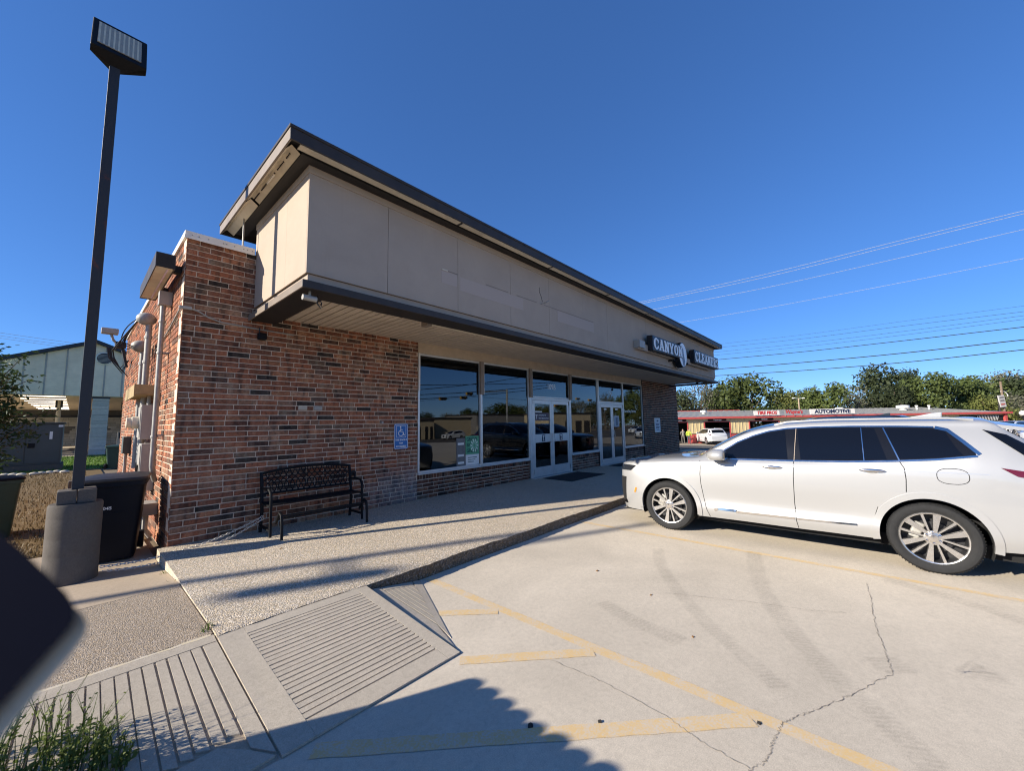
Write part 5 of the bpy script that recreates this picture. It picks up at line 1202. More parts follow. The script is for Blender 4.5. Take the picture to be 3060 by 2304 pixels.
def crown_mesh(seed, h, w, n, ls, lobes=16, zb=.25, hollow=.55):
    rnd = random.Random(seed); L = []
    for i in range(lobes):
        a = rnd.uniform(0, 2*pi); q = rnd.random(); z = h*(zb+(.92-zb)*q); rad = w*.5*sqrt(max(.05, 1-((q-.38)/.68)**2))*rnd.uniform(.45, .8); L.append((rad*cos(a), rad*sin(a), z, w*rnd.uniform(.13, .24)))
    L.append((0, 0, h*.62, w*.3)); mb = MB(); tot = sum(l[3]**2 for l in L)
    for (x, y, z, R_) in L:
        m = int(n*R_*R_/tot)
        for _ in range(m):
            v = Vector((rnd.gauss(0, 1), rnd.gauss(0, 1), rnd.gauss(0, .9))).normalized(); rr = R_*(hollow+(1.08-hollow)*rnd.random()**.6)*(1+.22*sin(7*v.x+seed)*sin(6*v.y)); c = Vector((x, y, z))+Vector((v.x, v.y, v.z*.8))*rr
            nn = (v+Vector((rnd.gauss(0, .55), rnd.gauss(0, .55), rnd.gauss(.25, .5)))).normalized(); t = nn.orthogonal().normalized(); t.rotate(Matrix.Rotation(rnd.uniform(0, 6.3), 3, nn)); b = nn.cross(t); s = ls*rnd.uniform(.55, 1.35)
            mb.add([c-t*s-b*s*.25, c-t*s*.2-b*s*.62, c+t*s*1.05, c+t*s*.1+b*s*.6, c-t*s*.8+b*s*.3], [(0, 1, 2), (0, 2, 3, 4)])
    return mb, L
def tree(name, seed, h, w, n, ls, leaf, label, cat='tree', group=None, trunk=True, zb=.25, lobes=16):
    r = empty(name, (0, 0, 0), label, cat, group); mb, L = crown_mesh(seed, h, w, n, ls, lobes, zb); mb.build('crown', leaf, r, world=False); rnd = random.Random(seed)
    mb = MB(); mb.tube([(0, 0, -.2), (.03*h*rnd.uniform(-1, 1), 0, h*.25), (0, .02*h, h*.6)], [h*.035, h*.026, h*.012], 8)
    for (x, y, z, R_) in L[:10]: mb.tube([(0, 0, h*.22+.2*z), (x*.5, y*.5, z*.75), (x, y, z)], [h*.015, h*.010, h*.004], 6)
    mb.build('trunk', M['bark'], r, world=False); return r
def place(o, p, rz=0, sc=1, label=None, z=None):
    o.location = (p[0], p[1], p[2] if z is None else z); o.rotation_euler.z = rz; o.scale = (sc, sc, sc) if not isinstance(sc, tuple) else sc
    if label: o['label'] = label
    return o
protos = {}
FT = [ # px, top py, depth, crown px width, kind, label
 (2030, 1172, 66, 90, 1, 'dark tree just right of the shop corner behind the brick pier'), (2090, 1150, 70, 95, 3, 'pale half bare tree nearest the shop sign end'),
 (2150, 1150, 78, 110, 0, 'green tree between the pale bare tree and the rounded big one'), (2238, 1126, 66, 150, 0, 'big round topped green tree at the left of the tree line'), (2330, 1172, 80, 100, 2, 'low yellow green tree beside the big round one'),
 (2395, 1168, 84, 90, 2, 'low olive tree behind the wooden light pole'), (2468, 1148, 70, 120, 0, 'rounded green tree above the automotive board'), (2540, 1158, 74, 95, 3, 'thin grey dry tree left of the tallest oak'),
 (2628, 1100, 80, 120, 1, 'tallest dark oak rising above the tree line'), (2704, 1103, 84, 70, 1, 'narrow dark tree top just right of the tallest oak'), (2665, 1160, 68, 110, 1, 'dark shaded tree under the tallest oak'),
 (2765, 1122, 68, 125, 0, 'full green tree left of the antenna fin'), (2850, 1122, 70, 120, 0, 'full green tree above the antenna fin'), (2925, 1128, 76, 110, 0, 'green tree right of the antenna fin'),
 (2975, 1112, 84, 130, 3, 'tall airy pale tree behind the pole sign'), (2950, 1190, 66, 90, 2, 'yellowing bush tree left of the pole sign'), (3045, 1132, 74, 130, 1, 'grey green tree at the right edge'), (3040, 1180, 66, 120, 3, 'lower dusty tree at the right edge behind the lamp'),
 (3150, 1130, 75, 150, 0, 'green tree cut by the right picture edge')]
LK = ['leaf', 'leafd', 'leafy', 'leafp']
for i, (px, py, d, wpx, kd, lab) in enumerate(FT):
    top = depth_point(px, py, d); g = gz(top.x, top.y); h = top.z-g; w = wpx/FPX*d*1.3; key = (kd, i % 2)
    if key not in protos:
        t = tree('broadleaf_tree', 31+i, 10, 10, 5200 if kd != 3 else 2400, .24 if kd != 3 else .19, M[LK[kd]], lab, 'tree', 'trees behind the tyre shop', zb=.12, lobes=22); protos[key] = t
    else: t = copy_tree(protos[key])
    place(t, (top.x, top.y, g), i*1.7, (w/10, w/10, h/10), lab)
# ------------------------------------------------------------------ tyre and repair shop across the side street
def auto_shop():
    A = depth_point(2024, 1249, 47); B_ = depth_point(2983, 1235, 47); U = Vector((B_.x-A.x, B_.y-A.y, 0)); U.normalize(); V = Vector((-U.y, U.x, 0)); V = V if V.dot(fwd) > 0 else -V; G = -1.10; EZ = 1.93
    O = Vector((A.x, A.y, 0))-U*4; LEN = 43.6
    def ux(px): return (Vector((depth_point(px, 1250, 47).x, depth_point(px, 1250, 47).y, 0))-O).dot(U)
    r = empty('tyre_shop', (O.x, O.y, G), 'low cream and red metal repair shop with open bays across the street', 'building'); X = Matrix(((U.x, V.x, 0, O.x), (U.y, V.y, 0, O.y), (0, 0, 1, 0), (0, 0, 0, 1)))
    def bb(nm, m, a, b, par=None): 
        mb = MB(); mb.box(a, b, X); return mb.build(nm, m, par or r)
    cr = mat('shop_cream_metal', (.62, .52, .30), .6, var=.06); rd = mat('shop_red_metal', (.50, .085, .08), .55, var=.1); gr = mat('shop_roof_metal', (.26, .27, .27), .5, metal=.3, var=.12); dk = M['well']
    bays = [(ux(1990), ux(2055)), (ux(2102), ux(2181)), (ux(2236), ux(2328)), (ux(2380), ux(2465)), (ux(2520), ux(2600)), (ux(2660), ux(2740))]
    edges = [0]+[e for b in bays for e in b]+[LEN]; BT = 1.50
    for a, b in zip(edges[0::2], edges[1::2]):
        if b-a < .1: continue
        w = bb('wall_panel', cr, (a, 0, G+1.15), (b, .2, EZ)); bb('lower_panel', rd, (a, -.02, G), (b, .2, G+1.05)); bb('stripe', M['well'], (a, -.03, G+1.05), (b, .2, G+1.15)); x = a+.1
        while x < b-.05: bb('rib', cr, (x, -.035, G+1.151), (x+.06, -.0005, EZ-.01), w); x += .42
    for a, b in bays:
        bb('bay_header', cr, (a, 0, BT), (b, .2, EZ)); bb('bay_back', dk, (a-.3, 6, G), (b+.3, 6.1, EZ)); bb('bay_trim', rd, (a, -.04, G), (a+.12, .0, BT)); bb('bay_trim', rd, (b-.12, -.04, G), (b, .0, BT)); bb('bay_trim', rd, (a+.121, -.04, BT-.1), (b-.121, .0, BT))
    bb('bay_side', dk, (-.3, .3, EZ-.1), (LEN, 6, EZ-.02))
    mb = MB(); P = [X @ Vector(q) for q in ((-.5, -.4, EZ+.02), (LEN+.4, -.4, EZ+.02), (LEN-.8, 9, EZ+.95), (-.5, 9, EZ+.95))]; P2 = [p+Vector((0, 0, .06)) for p in P]
    mb.add(P+P2, [(0, 3, 2, 1), (4, 5, 6, 7), (0, 1, 5, 4), (1, 2, 6, 5), (2, 3, 7, 6), (3, 0, 4, 7)]); rf = mb.build('roof', gr, r)
    for i in range(55):
        x = .3+i*.78; mb = MB(); mb.add([X @ Vector(q) for q in ((x, -.38, EZ+.08), (x+.08, -.38, EZ+.08), (x+.08, 8.9, EZ+1.01), (x, 8.9, EZ+1.01), (x, -.38, EZ+.12), (x+.08, -.38, EZ+.12), (x+.08, 8.9, EZ+1.05), (x, 8.9, EZ+1.05))], [(4, 5, 6, 7), (0, 1, 5, 4), (1, 2, 6, 5), (3, 0, 4, 7)]); mb.build('roof_rib', gr, rf)
    bb('eave_fascia', rd, (-.5, -.45, EZ-.12), (LEN+.4, -.405, EZ+.12)); bb('end_wall', cr, (LEN-.2, .201, G), (LEN, 9, EZ)); bb('corner_post', rd, (LEN-.35, -.25, G), (LEN-.05, -.05, EZ-.05))
    bb('rear_block', dk, (4, 9.2, G), (ux(2340), 16, EZ+.95)); bb('rear_roof', rd, (3.8, 9.1, EZ+.96), (ux(2345), 16.2, EZ+1.12))
    for i, (a, b) in enumerate(((ux(2030), ux(2056)),)): pass
    wh = M['white']
    def board(px0, px1, py0, py1, m, nm, lab, txt, tm, bold, shear, size, yoff=-.6, sx=1.0):
        a, b = ux(px0), ux(px1); D = 47+yoff*0; z0 = depth_point((px0+px1)/2, py1, 47).z; z1 = depth_point((px0+px1)/2, py0, 47).z
        o = empty(nm, tuple(X @ Vector(((a+b)/2, yoff, z0))), lab, 'sign')
        if m: bb('board', m, (a, yoff, z0), (b, yoff+.08, z1), o)
        for q in (a+.3, b-.3): bb('post', M['galv'], (q, yoff+.09, EZ+.05), (q+.06, yoff+.15, z1-.05), o)
        text_obj(txt, 'lettering', tm, o, tuple(X @ Vector(((a+b)/2, yoff-.012, z0+(z1-z0)*.18))), size, right=U, bold=bold, shear=shear, align='CENTER', depth=.02, sx=sx)
    redt = mat('sign_red', (.50, .03, .03), .5); navy = mat('sign_navy', (.02, .03, .07), .5)
    board(2245, 2320, 1228, 1241, wh, 'roof_sign', 'white board with red slanted tire lettering on the shop roof', 'TIRE PROS', redt, .018, .25, .55, sx=.92)
    board(2331, 2395, 1227, 1238, None, 'roof_lettering', 'red script name on the shop roof between the boards', "Wayne's", redt, .02, .2, .62, sx=.95)
    board(2411, 2543, 1222, 1237, wh, 'roof_sign', 'long white board with dark automotive lettering on the shop roof', 'AUTOMOTIVE', navy, .02, 0, .60, sx=1.12)
    for (a, b), t, lab in ((bays[0], 'Alignments', 'black plate over the first shop bay at the brick pier'), (bays[1], 'Tune-ups', 'black tune-ups plate over the second shop bay'), (bays[2], 'Brakes', 'black brakes plate over the third shop bay')):
        o = empty('bay_sign', tuple(X @ Vector(((a+b)/2, -.1, 1.55))), lab, 'sign'); c = (a+b)/2; bb('plate', M['well'], (c-1.1, -.10, 1.53), (c+1.1, -.05, 1.80), o); text_obj(t, 'lettering', wh, o, tuple(X @ Vector((c, -.12, 1.58))), .26, right=U, bold=.012, align='CENTER')
    o = empty('window_awning', tuple(X @ Vector((LEN-3, -.15, 1.2))), 'black and white lattice panel with red script at the shop end', 'sign'); a0 = ux(2865); bb('panel', M['well'], (a0, -.12, 1.0), (LEN-.5, -.06, 1.65), o)
    for i in range(14): mb = MB(); x = a0+1.9+i*.19; mb.add([X @ Vector(q) for q in ((x, -.13, 1.05), (x+.08, -.13, 1.05), (x+.28, -.13, 1.6), (x+.20, -.13, 1.6))], [(0, 1, 2, 3)]); mb.build('lattice_bar', wh, o)
    text_obj('Tires', 'lettering', redt, o, tuple(X @ Vector((a0+.9, -.14, 1.2))), .5, right=U, bold=.03, shear=.2, align='CENTER')
    for px, w, h, lab in ((2054, .75, .55, 'white roof vent at the left of the shop roof'), (2158, .75, .55, 'white roof vent behind the tire board'), (2604, .9, .6, 'white roof vent right of the automotive board'), (2812, 1.3, .75, 'large white roof unit near the right of the shop roof')):
        c = X @ Vector((ux(px), 4.5, EZ+.45)); o = empty('roof_vent', tuple(c), lab, 'vent'); MB().lathe([(w*.3, 0), (w*.3, h*.5), (w*.52, h*.55), (w*.52, h), (w*.2, h*1.08)], tuple(c), 2, 14).build('cowl', wh, o, smooth=True)
    for px, lab in ((2831, 'thin vent pipe beside the large roof unit'), (2870, 'short pipe on the shop roof over the antenna fin'), (2911, 'capped pipe near the right end of the shop roof')): c = X @ Vector((ux(px), 5, EZ+.5)); tag(MB().lathe([(.1, 0), (.1, .55), (.16, .56), (.16, .7)], tuple(c), 2, 10).build('vent_pipe', wh), lab, 'pipe')
    # kerb stops and people by the bays
    return X, ux, G
SX, sux, SG = auto_shop()
def person(name, p, rz, shirt, trousers, hair, pose, lab, skin=(.45, .28, .20)):
    r = empty(name, p, lab, 'person'); r.rotation_euler.z = rz
    J = {'pel': (0, 0, .95), 'sp': (0, .02, 1.15), 'ch': (0, .03, 1.38), 'nk': (0, .02, 1.52), 'hd': (0, -.01, 1.62), 'ht': (0, 0, 1.76)}
    for s, S in ((-1, 'l'), (1, 'r')):
        J['hp'+S] = (s*.10, 0, .92); J['kn'+S] = (s*.12, -.03-(.10 if pose and s > 0 else 0), .50); J['an'+S] = (s*.13, .03, .08); J['to'+S] = (s*.14, -.14, .04)
        J['sh'+S] = (s*.20, .03, 1.42); J['el'+S] = (s*.27, -.02-(.08 if pose else 0), 1.14); J['wr'+S] = (s*(.2 if pose else .27), -.10-(.2 if pose else 0), .92+(.14 if pose else 0)); J['ha'+S] = (s*(.17 if pose else .27), -.13-(.26 if pose else 0), .83+(.20 if pose else 0))
    RAD = dict(pel=.135, sp=.12, ch=.145, nk=.055, hd=.095, ht=.06); RAD.update({k+S: v for S in 'lr' for k, v in dict(hp=.095, kn=.065, an=.045, to=.04, sh=.07, el=.048, wr=.034, ha=.03).items()})
    E_ = [('pel', 'sp'), ('sp', 'ch'), ('ch', 'nk'), ('nk', 'hd'), ('hd', 'ht')]+[e for S in 'lr' for e in (('pel', 'hp'+S), ('hp'+S, 'kn'+S), ('kn'+S, 'an'+S), ('an'+S, 'to'+S), ('ch', 'sh'+S), ('sh'+S, 'el'+S), ('el'+S, 'wr'+S), ('wr'+S, 'ha'+S))]
    ks = list(J); me = bpy.data.meshes.new('body'); me.from_pydata([J[k_] for k_ in ks], [(ks.index(a), ks.index(b)) for a, b in E_], []); o = bpy.data.objects.new('body', me); COL.objects.link(o); o.parent = r
    sk = o.modifiers.new('skin', 'SKIN'); 
    for i, k_ in enumerate(ks): me.skin_vertices[0].data[i].radius = (RAD[k_], RAD[k_]*.85); me.skin_vertices[0].data[i].use_root = (k_ == 'pel')
    o.modifiers.new('sub', 'SUBSURF').levels = 1; o.modifiers['sub'].render_levels = 2
    k = NT('clothing_'+lab[:12].replace(' ', '_')); sx = k.n('SeparateXYZ'); k.l(k.co('Object'), sx.inputs[0]); z = sx.outputs[2]
    c = k.mix(k.math('GREATER_THAN', z, .96), trousers, shirt); c = k.mix(k.math('GREATER_THAN', z, 1.50), c, skin); c = k.mix(k.math('GREATER_THAN', z, 1.70), c, hair); c = k.mix(k.math('LESS_THAN', z, .08), c, (.03, .03, .03)); k.base(c); k.set(rough=.85); me.materials.append(k.m)
    return r
pz = lambda px, d: (depth_point(px, 1300, d).x, depth_point(px, 1300, d).y)
a = pz(2041, 46.0); person('person', (a[0], a[1], gz(*a)), R(120), (.22, .20, .17), (.18, .16, .13), (.05, .04, .03), True, 'standing person in drab grey clothes by the first shop bay')
a = pz(2058, 45.5); person('person', (a[0], a[1], gz(*a)), R(-60), (.50, .62, .06), (.07, .08, .10), (.05, .04, .03), False, 'standing person in a bright lime shirt beside the first shop bay')
# cars
a = pz(2128, 44); car_copy(suv, (a[0]+2.6, a[1]+1.6, gz(a[0], a[1])), R(-52), M['carwhite'], 'white older suv parked at the second shop bay', (1, 1, 1.06))
a = pz(2163, 49.5); car_copy(suv, (a[0]+3.0, a[1]+2.4, -1.09), R(-46), M['carsilver'], 'silver vehicle standing inside the second shop bay', (1, 1, 1.05))
a = pz(3045, 43); car_copy(suv, (a[0]-1.5, a[1]+1.5, gz(a[0], a[1])+.45), R(60), M['carwhite'], 'white car parked at the right edge beyond the tailgate', (1, 1, .95))
a = pz(3095, 36); car_copy(suv, (a[0], a[1], gz(a[0], a[1])+.2), R(70), M['carsilver'], 'silver car parked at the right edge nearer than the white one', (1, 1, .9))
car_copy(suv, (14.2, -4.5, 0), 0, M['carblack'], 'black suv parked farther along the walk beyond the white one', (1, 1, 1.03))
car_copy(suv, (17.5, -4.9, 0), R(1), M['carblack'], 'dark suv farthest along the walk, seen mirrored in the shop glass', (1.0, 1.0, .97))
# pole sign and lamps at the right edge
def pole_sign():
    p = depth_point(2996, 1250, 56); g = gz(p.x, p.y); r = empty('pole_sign', (p.x, p.y, g), 'brown pole with a pale double board sign near the right edge', 'sign'); wood = mat('pole_timber', (.20, .15, .11), .9, var=.2)
    q = depth_point(2990, 1140, 56); MB().tube([(p.x+.3, p.y-.3, g), (q.x+.1, q.y, q.z)], [.17, .12], 10).build('pole', wood, r); e = depth_point(2982, 1180, 56); MB().tube([(e.x, e.y, g), tuple(e)], .12, 8).build('post', M['brown_dark'], r)
    c = depth_point(2994, 1199, 55.8); X = Matrix.Translation(c) @ Matrix.Rotation(-YAW, 4, 'Z') @ Matrix.Rotation(R(-6), 4, 'Y'); MB().box((-.42, -.06, -.85), (.42, .06, .85), X).build('board', mat('pole_sign_board', (.50, .50, .50), .6), r)
    ink = mat('pole_sign_ink', (.16, .15, .15), .7); red = mat('pole_sign_red', (.42, .1, .08), .7)
    for i, (z, m) in enumerate(((.52, ink), (.08, ink), (-.45, red))): MB().box((-.3, -.075, z-.09), (.3, -.062, z+.12), X).build('print_line', m, r)
    a = depth_point(3005, 1178, 55.8); MB().tube([tuple(depth_point(2990, 1170, 56)), tuple(depth_point(3002, 1170, 56)), tuple(depth_point(3010, 1178, 56)), tuple(depth_point(3012, 1184, 56))], .05, 8).build('lamp_arm', M['white'], r)
    s = depth_point(3056, 1235, 50); g2 = gz(s.x, s.y); r2_ = empty('globe_lamp', (s.x, s.y, g2), 'white globe lamp post at the far right edge', 'street lamp'); MB().sphere(tuple(s), .32, 14, 10).build('globe', M['white'], r2_, smooth=True); MB().tube([(s.x, s.y, g2), (s.x, s.y, s.z-.25)], .06, 8).build('post', M['black'], r2_)
    t = depth_point(2386, 1191, 58); g3 = gz(t.x, t.y); r3 = empty('light_pole', (t.x, t.y, g3), 'thin timber light pole with two arms behind the repair shop', 'street lamp'); MB().tube([(t.x, t.y, g3), tuple(t)], .09, 8).build('pole', mat('pole_pale_timber', (.38, .30, .22), .9), r3)
    for sgn in (-1, 1):
        e = t+r2*sgn*.75+Vector((0, 0, .05)); MB().tube([tuple(t), tuple(e)], .035, 6).build('arm', M['white'], r3); MB().cbox(tuple(e), (.5, .3, .12)).build('lamp', M['white'], r3)
    b = depth_point(2005, 1238, 75); tag(MB().box((b.x-9, b.y-5, gz(b.x, b.y)), (b.x+1, b.y+9, b.z+.9)).build('blue_shed', mat('shed_blue_grey', (.42, .48, .55), .6)), 'pale blue grey shed roof peeping past the brick pier', 'shed')
pole_sign()
# ------------------------------------------------------------------ overhead wires
def wire(pxs, d0, d1, r_, lab, ext=.5, m=None):
    tab = [(p[0], p[1]) for p in pxs]; x0, x1 = tab[0][0], tab[-1][0]; P = []
    for i in range(25):
        x = x0+(x1-x0)*i/24; y = hermite(tab, x); t = i/24; d = 1/((1-t)/d0+t/d1); P.append(depth_point(x, y, d))
    P = [P[0]+(P[0]-P[1])*3]+P+[P[-1]+(P[-1]-P[-2])*k_ for k_ in (2, 5, 9)]
    tag(MB().tube([tuple(p) for p in P], r_, 5).build('overhead_wire', m or M['cable'], smooth=True), lab, 'wire', 'overhead wires')
pale = mat('bare_wire', (.55, .55, .56), .4, metal=.4)
for pts, rr, lab, mm in (([(1890, 908), (2300, 816), (2700, 716), (3060, 629)], .016, 'uppermost bare wire over the shop roof', pale), ([(1895, 912), (2300, 825), (2700, 726), (3060, 638)], .016, 'second bare wire just under the uppermost', pale), ([(1940, 927), (2300, 857), (2700, 768), (3060, 685)], .014, 'third bare wire from the top', pale), ([(2030, 964), (2300, 918), (2700, 843), (3060, 772)], .012, 'fourth bare wire from the top', pale),
    ([(2130, 1030), (2400, 1000), (2700, 960), (3060, 914)], .010, 'fine wire topmost of the lower bundle', None), ([(2135, 1040), (2400, 1012), (2700, 974), (3060, 931)], .014, 'second wire of the lower bundle', None), ([(2140, 1052), (2400, 1026), (2700, 990), (3060, 943)], .013, 'third wire of the lower bundle', None), ([(2130, 1062), (2400, 1036), (2700, 1001), (3060, 954)], .013, 'fourth wire of the lower bundle', None),
    ([(2120, 1077), (2400, 1051), (2700, 1018), (3060, 977)], .032, 'upper thick black cable of the lower bundle', None), ([(2120, 1105), (2400, 1083), (2700, 1055), (3060, 1015)], .040, 'middle thick black cable of the lower bundle', None), ([(2120, 1124), (2400, 1107), (2700, 1083), (3060, 1045)], .036, 'lowest thick black cable of the bundle', None)): wire(pts, 48, 30, rr, lab, m=mm)
for pts, lab in (([(20, 997), (110, 1010), (250, 1029), (380, 1045)], 'top thin wire over the gabled roof at the left'), ([(20, 1006), (115, 1020), (250, 1036), (380, 1050)], 'middle thin wire over the gabled roof at the left'), ([(20, 1013), (110, 1026), (210, 1040), (380, 1058)], 'lowest thin wire over the gabled roof at the left')): wire(pts, 60, 60, .02, lab)
# ------------------------------------------------------------------ left background: gabled drive-through, cabinet, lawn
def grass_mat(name, c, c2):
    k = NT(name); k.base(k.mix(k.ramp(k.mix(.5, k.noise(2.5, 5, .7, k.pos()), k.noise(40, 3, .7, k.pos())), [(.35, 0), (.65, 1)]), c, c2)); k.set(rough=.9, spec=.1); return k.m
sheet('dry_yard', -30, -.06, 1.46, 19, 40, 30, .0, grass_mat('dry_grass_ground', (.22, .15, .07), (.13, .085, .04)))
sheet('lawn', -30, 14, 19, 33, 30, 20, .004, grass_mat('lawn_green', (.09, .17, .02), (.14, .24, .03)))
sheet('driveway', -30, 20, 33, 75, 20, 20, .0, concrete('driveway_concrete', (.45, .42, .36)))
def blades(name, m, n, reg, h, lab, seed=3, lean=.4, w=.008):
    rnd = random.Random(seed); mb = MB()
    for _ in range(n):
        x, y, z = reg(rnd); a = rnd.uniform(0, 6.3); hh = h*rnd.uniform(.4, 1.2); d = Vector((cos(a), sin(a), 0)); p = Vector((x, y, z)); q = p+Vector((0, 0, hh*.6))+d*hh*lean*.35; t = p+Vector((0, 0, hh))+d*hh*lean; s = Vector((-d.y, d.x, 0))*w*rnd.uniform(.6, 1.4)
        mb.add([p-s, p+s, q+s*.7, q-s*.7, t], [(0, 1, 2, 3), (3, 2, 4)])
    o = mb.build(name, m, kind='stuff'); o['label'] = lab; o['category'] = 'grass'; return o
M['strawblade'] = leaf_mat('dry_grass_blade', (.26, .19, .09), (.15, .10, .05), .2); M['greenblade'] = leaf_mat('green_blade', (.08, .14, .02), (.13, .19, .04), .3)
blades('dry_grass', M['strawblade'], 9000, lambda r_: (r_.uniform(-3.6, -.5), 1.5+(r_.random()**1.6)*16, .0), .07, 'short dry brown grass behind the bins')
blades('lawn_grass', M['greenblade'], 6000, lambda r_: (r_.uniform(-4, 3), r_.uniform(19, 32), .0), .10, 'green lawn grass before the gabled building', 5, w=.02)
def bank():
    Y = 34; r = empty('gabled_building', (0, Y, 0), 'white board gabled drive-through building at the left rear', 'building'); wb = mat('white_board', (.80, .71, .58), .7, var=.1, scale=1.5, dirt=.25); gut = mat('blue_black_gutter', (.015, .02, .03), .5)
    pk, s = (-.25, 8.0), .41; x0, x1 = -9.0, 8.5; zr = lambda x: pk[1]-abs(x-pk[0])*s; CB = 4.17
    x = x0; k = 0
    while x < x1:
        w = min(.93, x1-x); xs = [x, x+w-.03]; xs = [xs[0]]+([pk[0]] if xs[0] < pk[0] < xs[1] else [])+[xs[1]]
        MB().prism([(xs[0], CB), (xs[-1], CB)]+[(q, zr(q)) for q in xs[::-1]], 1, Y, Y+.05).build('board', wb, r, fix=True); MB().box((x+w-.06, Y-.03, CB), (x+w+.02, Y-.001, zr(x+w)-.05)).build('batten', M['greybox'], r); x += .93
    for sg in (-1, 1):
        xe = x0 if sg < 0 else x1; mb = MB(); ze = zr(xe); mb.add([(pk[0], Y-.3, pk[1]+.02), (xe, Y-.3, ze+.02), (xe, Y+30, ze+.02), (pk[0], Y+30, pk[1]+.02), (pk[0], Y-.3, pk[1]+.25), (xe, Y-.3, ze+.25), (xe, Y+30, ze+.25), (pk[0], Y+30, pk[1]+.25)], [(0, 1, 5, 4), (4, 5, 6, 7), (0, 3, 2, 1), (1, 2, 6, 5)]); mb.build('roof', gut, r, fix=True)
    MB().lathe([(.40, -.06), (.40, 0)], (.22, Y, 6.95), 1, 24).build('round_vent', gut, r)
    v = MB().lathe([(.47, -.04), (.40, -.08), (.40, -.02), (.47, 0)], (.22, Y, 6.95), 1, 24).build('vent_ring', M['white'], r)
    for i in range(7): MB().box((-.14, Y-.075, 6.65+i*.09), (.58, Y-.062, 6.68+i*.09)).build('louvre', M['greybox'], r)
    MB().box((x0, Y+.06, CB-.02), (x1, Y+30, CB+.05)).build('canopy_ceiling', mat('canopy_ceiling_cream', (.62, .53, .40), .8), r)
    tb = emit('lit_tube', (1, .93, .80), 1.3)
    for i in range(8): MB().box((-3.7, Y+.8+i*3.4, CB-.07), (-1.5, Y+.95+i*3.4, CB-.025)).build('light_tube', tb, r)
    k = NT('limestone'); k.base(k.mix(1.0, k.n('VertexColor', layer_name='Col').outputs[0], k.ramp(k.noise(6, 5, .7, k.pos()), [(.3, .85), (.7, 1.1)]), 'MULTIPLY')); k.set(rough=.9); st = k.m; mb = MB(); rnd = random.Random(2); z = 0
    while z < 3.3 and True:
        h = rnd.choice((.2, .28, .36)); x = -9+rnd.uniform(0, .4)
        while x < 8:
            w = rnd.uniform(.35, .9); g = rnd.uniform(.34, .52); mb.col = (g*1.05, g*.95, g*.74, 1)
            if not (1.1 < z < 2.2 and (x % 3.1) < 1.6): mb.box((x, Y+28.5-rnd.uniform(0, .03), z), (x+w-.02, Y+28.8, z+h-.02))
            x += w
        z += h
    mb.build('stonework', st, r, kind='stuff'); MB().box((-9, Y+28.6, 0), (8, Y+28.9, CB)).build('rear_wall', mat('dark_glass_wall', (.10, .09, .075), .4), r); MB().box((-9, Y+28.2, 3.3), (8, Y+28.5, 3.55)).build('fascia_beam', gut, r)
    for cx in (-7.5, .22):
        mb = MB(); z = 0
        while z < CB: h = rnd.choice((.25, .33, .42)); g = rnd.uniform(.48, .60); mb.col = (g, g*.92, g*.78, 1); mb.box((cx-.42+rnd.uniform(-.015, .015), Y+.1, z), (cx+.42, Y+.9, min(z+h-.012, CB-.01))); z += h
        c = mb.build('stone_column', st, r, kind='stuff'); MB().box((cx-.46, Y+.08, CB-.16), (cx+.46, Y+.92, CB-.01)).build('column_cap', gut, r)
    for cx in (-1.9, 1.85):
        MB().tube([(cx, Y+7, .9), (cx, Y+7, CB-.02)], .13, 12).build('tube_post', M['cream'], r); MB().box((cx-.2, Y+6.9, 3.6), (cx+.2, Y+7.3, CB)).build('tube_head', gut, r); MB().box((cx-.32, Y+6.5, .3), (cx+.32, Y+7.3, 1.55)).build('teller_unit', M['cream'], r, bevel=.03); MB().box((cx-.24, Y+6.47, 1.0), (cx+.24, Y+6.499, 1.5)).build('teller_panel', gut, r); MB().box((cx-1.1, Y+4, .0), (cx+1.1, Y+9, .28)).build('island', M['cement'], r)
    for i in range(4): MB().box((-5, Y+.3+i*.5, .02), (6, Y+.75+i*.5, .04+.05*i)).build('paving_band', M['slab'] if i % 2 else M['cement'], r)
bank()
def cabinet():
    r = empty('utility_cabinet', (-2.6, 20, 0), 'large dull grey green metal cabinet on the yard at the left', 'cabinet'); g = mat('cabinet_grey', (.075, .08, .072), .6, var=.12, scale=1.2, dirt=.2)
    MB().box((-4.6, 20, .25), (-1.27, 22, 2.05)).build('case', g, r, bevel=.02); MB().box((-4.7, 19.9, 0), (-1.2, 22.1, .25)).build('plinth', M['cement'], r); MB().box((-4.65, 19.93, 2.05), (-1.22, 22.05, 2.11)).build('lid', g, r)
    for a, b in ((-4.5, -2.33), (-2.30, -1.33)): MB().box((a, 19.975, .32), (b, 19.9995, 1.98)).build('door', g, r, bevel=.01)
    MB().box((-2.25, 19.94, 1.0), (-2.05, 19.974, 1.2)).build('latch', M['black'], r); MB().box((-1.66, 19.97, 1.36), (-1.57, 19.974, 1.70)).build('label_strip', M['white'], r); MB().box((-1.42, 19.97, 1.90), (-1.28, 19.974, 1.99)).build('label_strip', M['white'], r)
cabinet()
rnd = random.Random(8)
for i in range(8):
    mb = MB(); c = (-2.6+i*.22+rnd.uniform(-.05, .05), 17.6+rnd.uniform(-.3, .3), .05); mb.sphere(c, .12, 8, 5, (1.2, 1, .6)); o = mb.build('edging_stone', M['cream'], smooth=True); tag(o, ('first', 'second', 'third', 'fourth', 'fifth', 'sixth', 'seventh', 'eighth')[i]+' rough pale edging stone from the left before the cabinet', 'stone', 'edging stones before the cabinet')
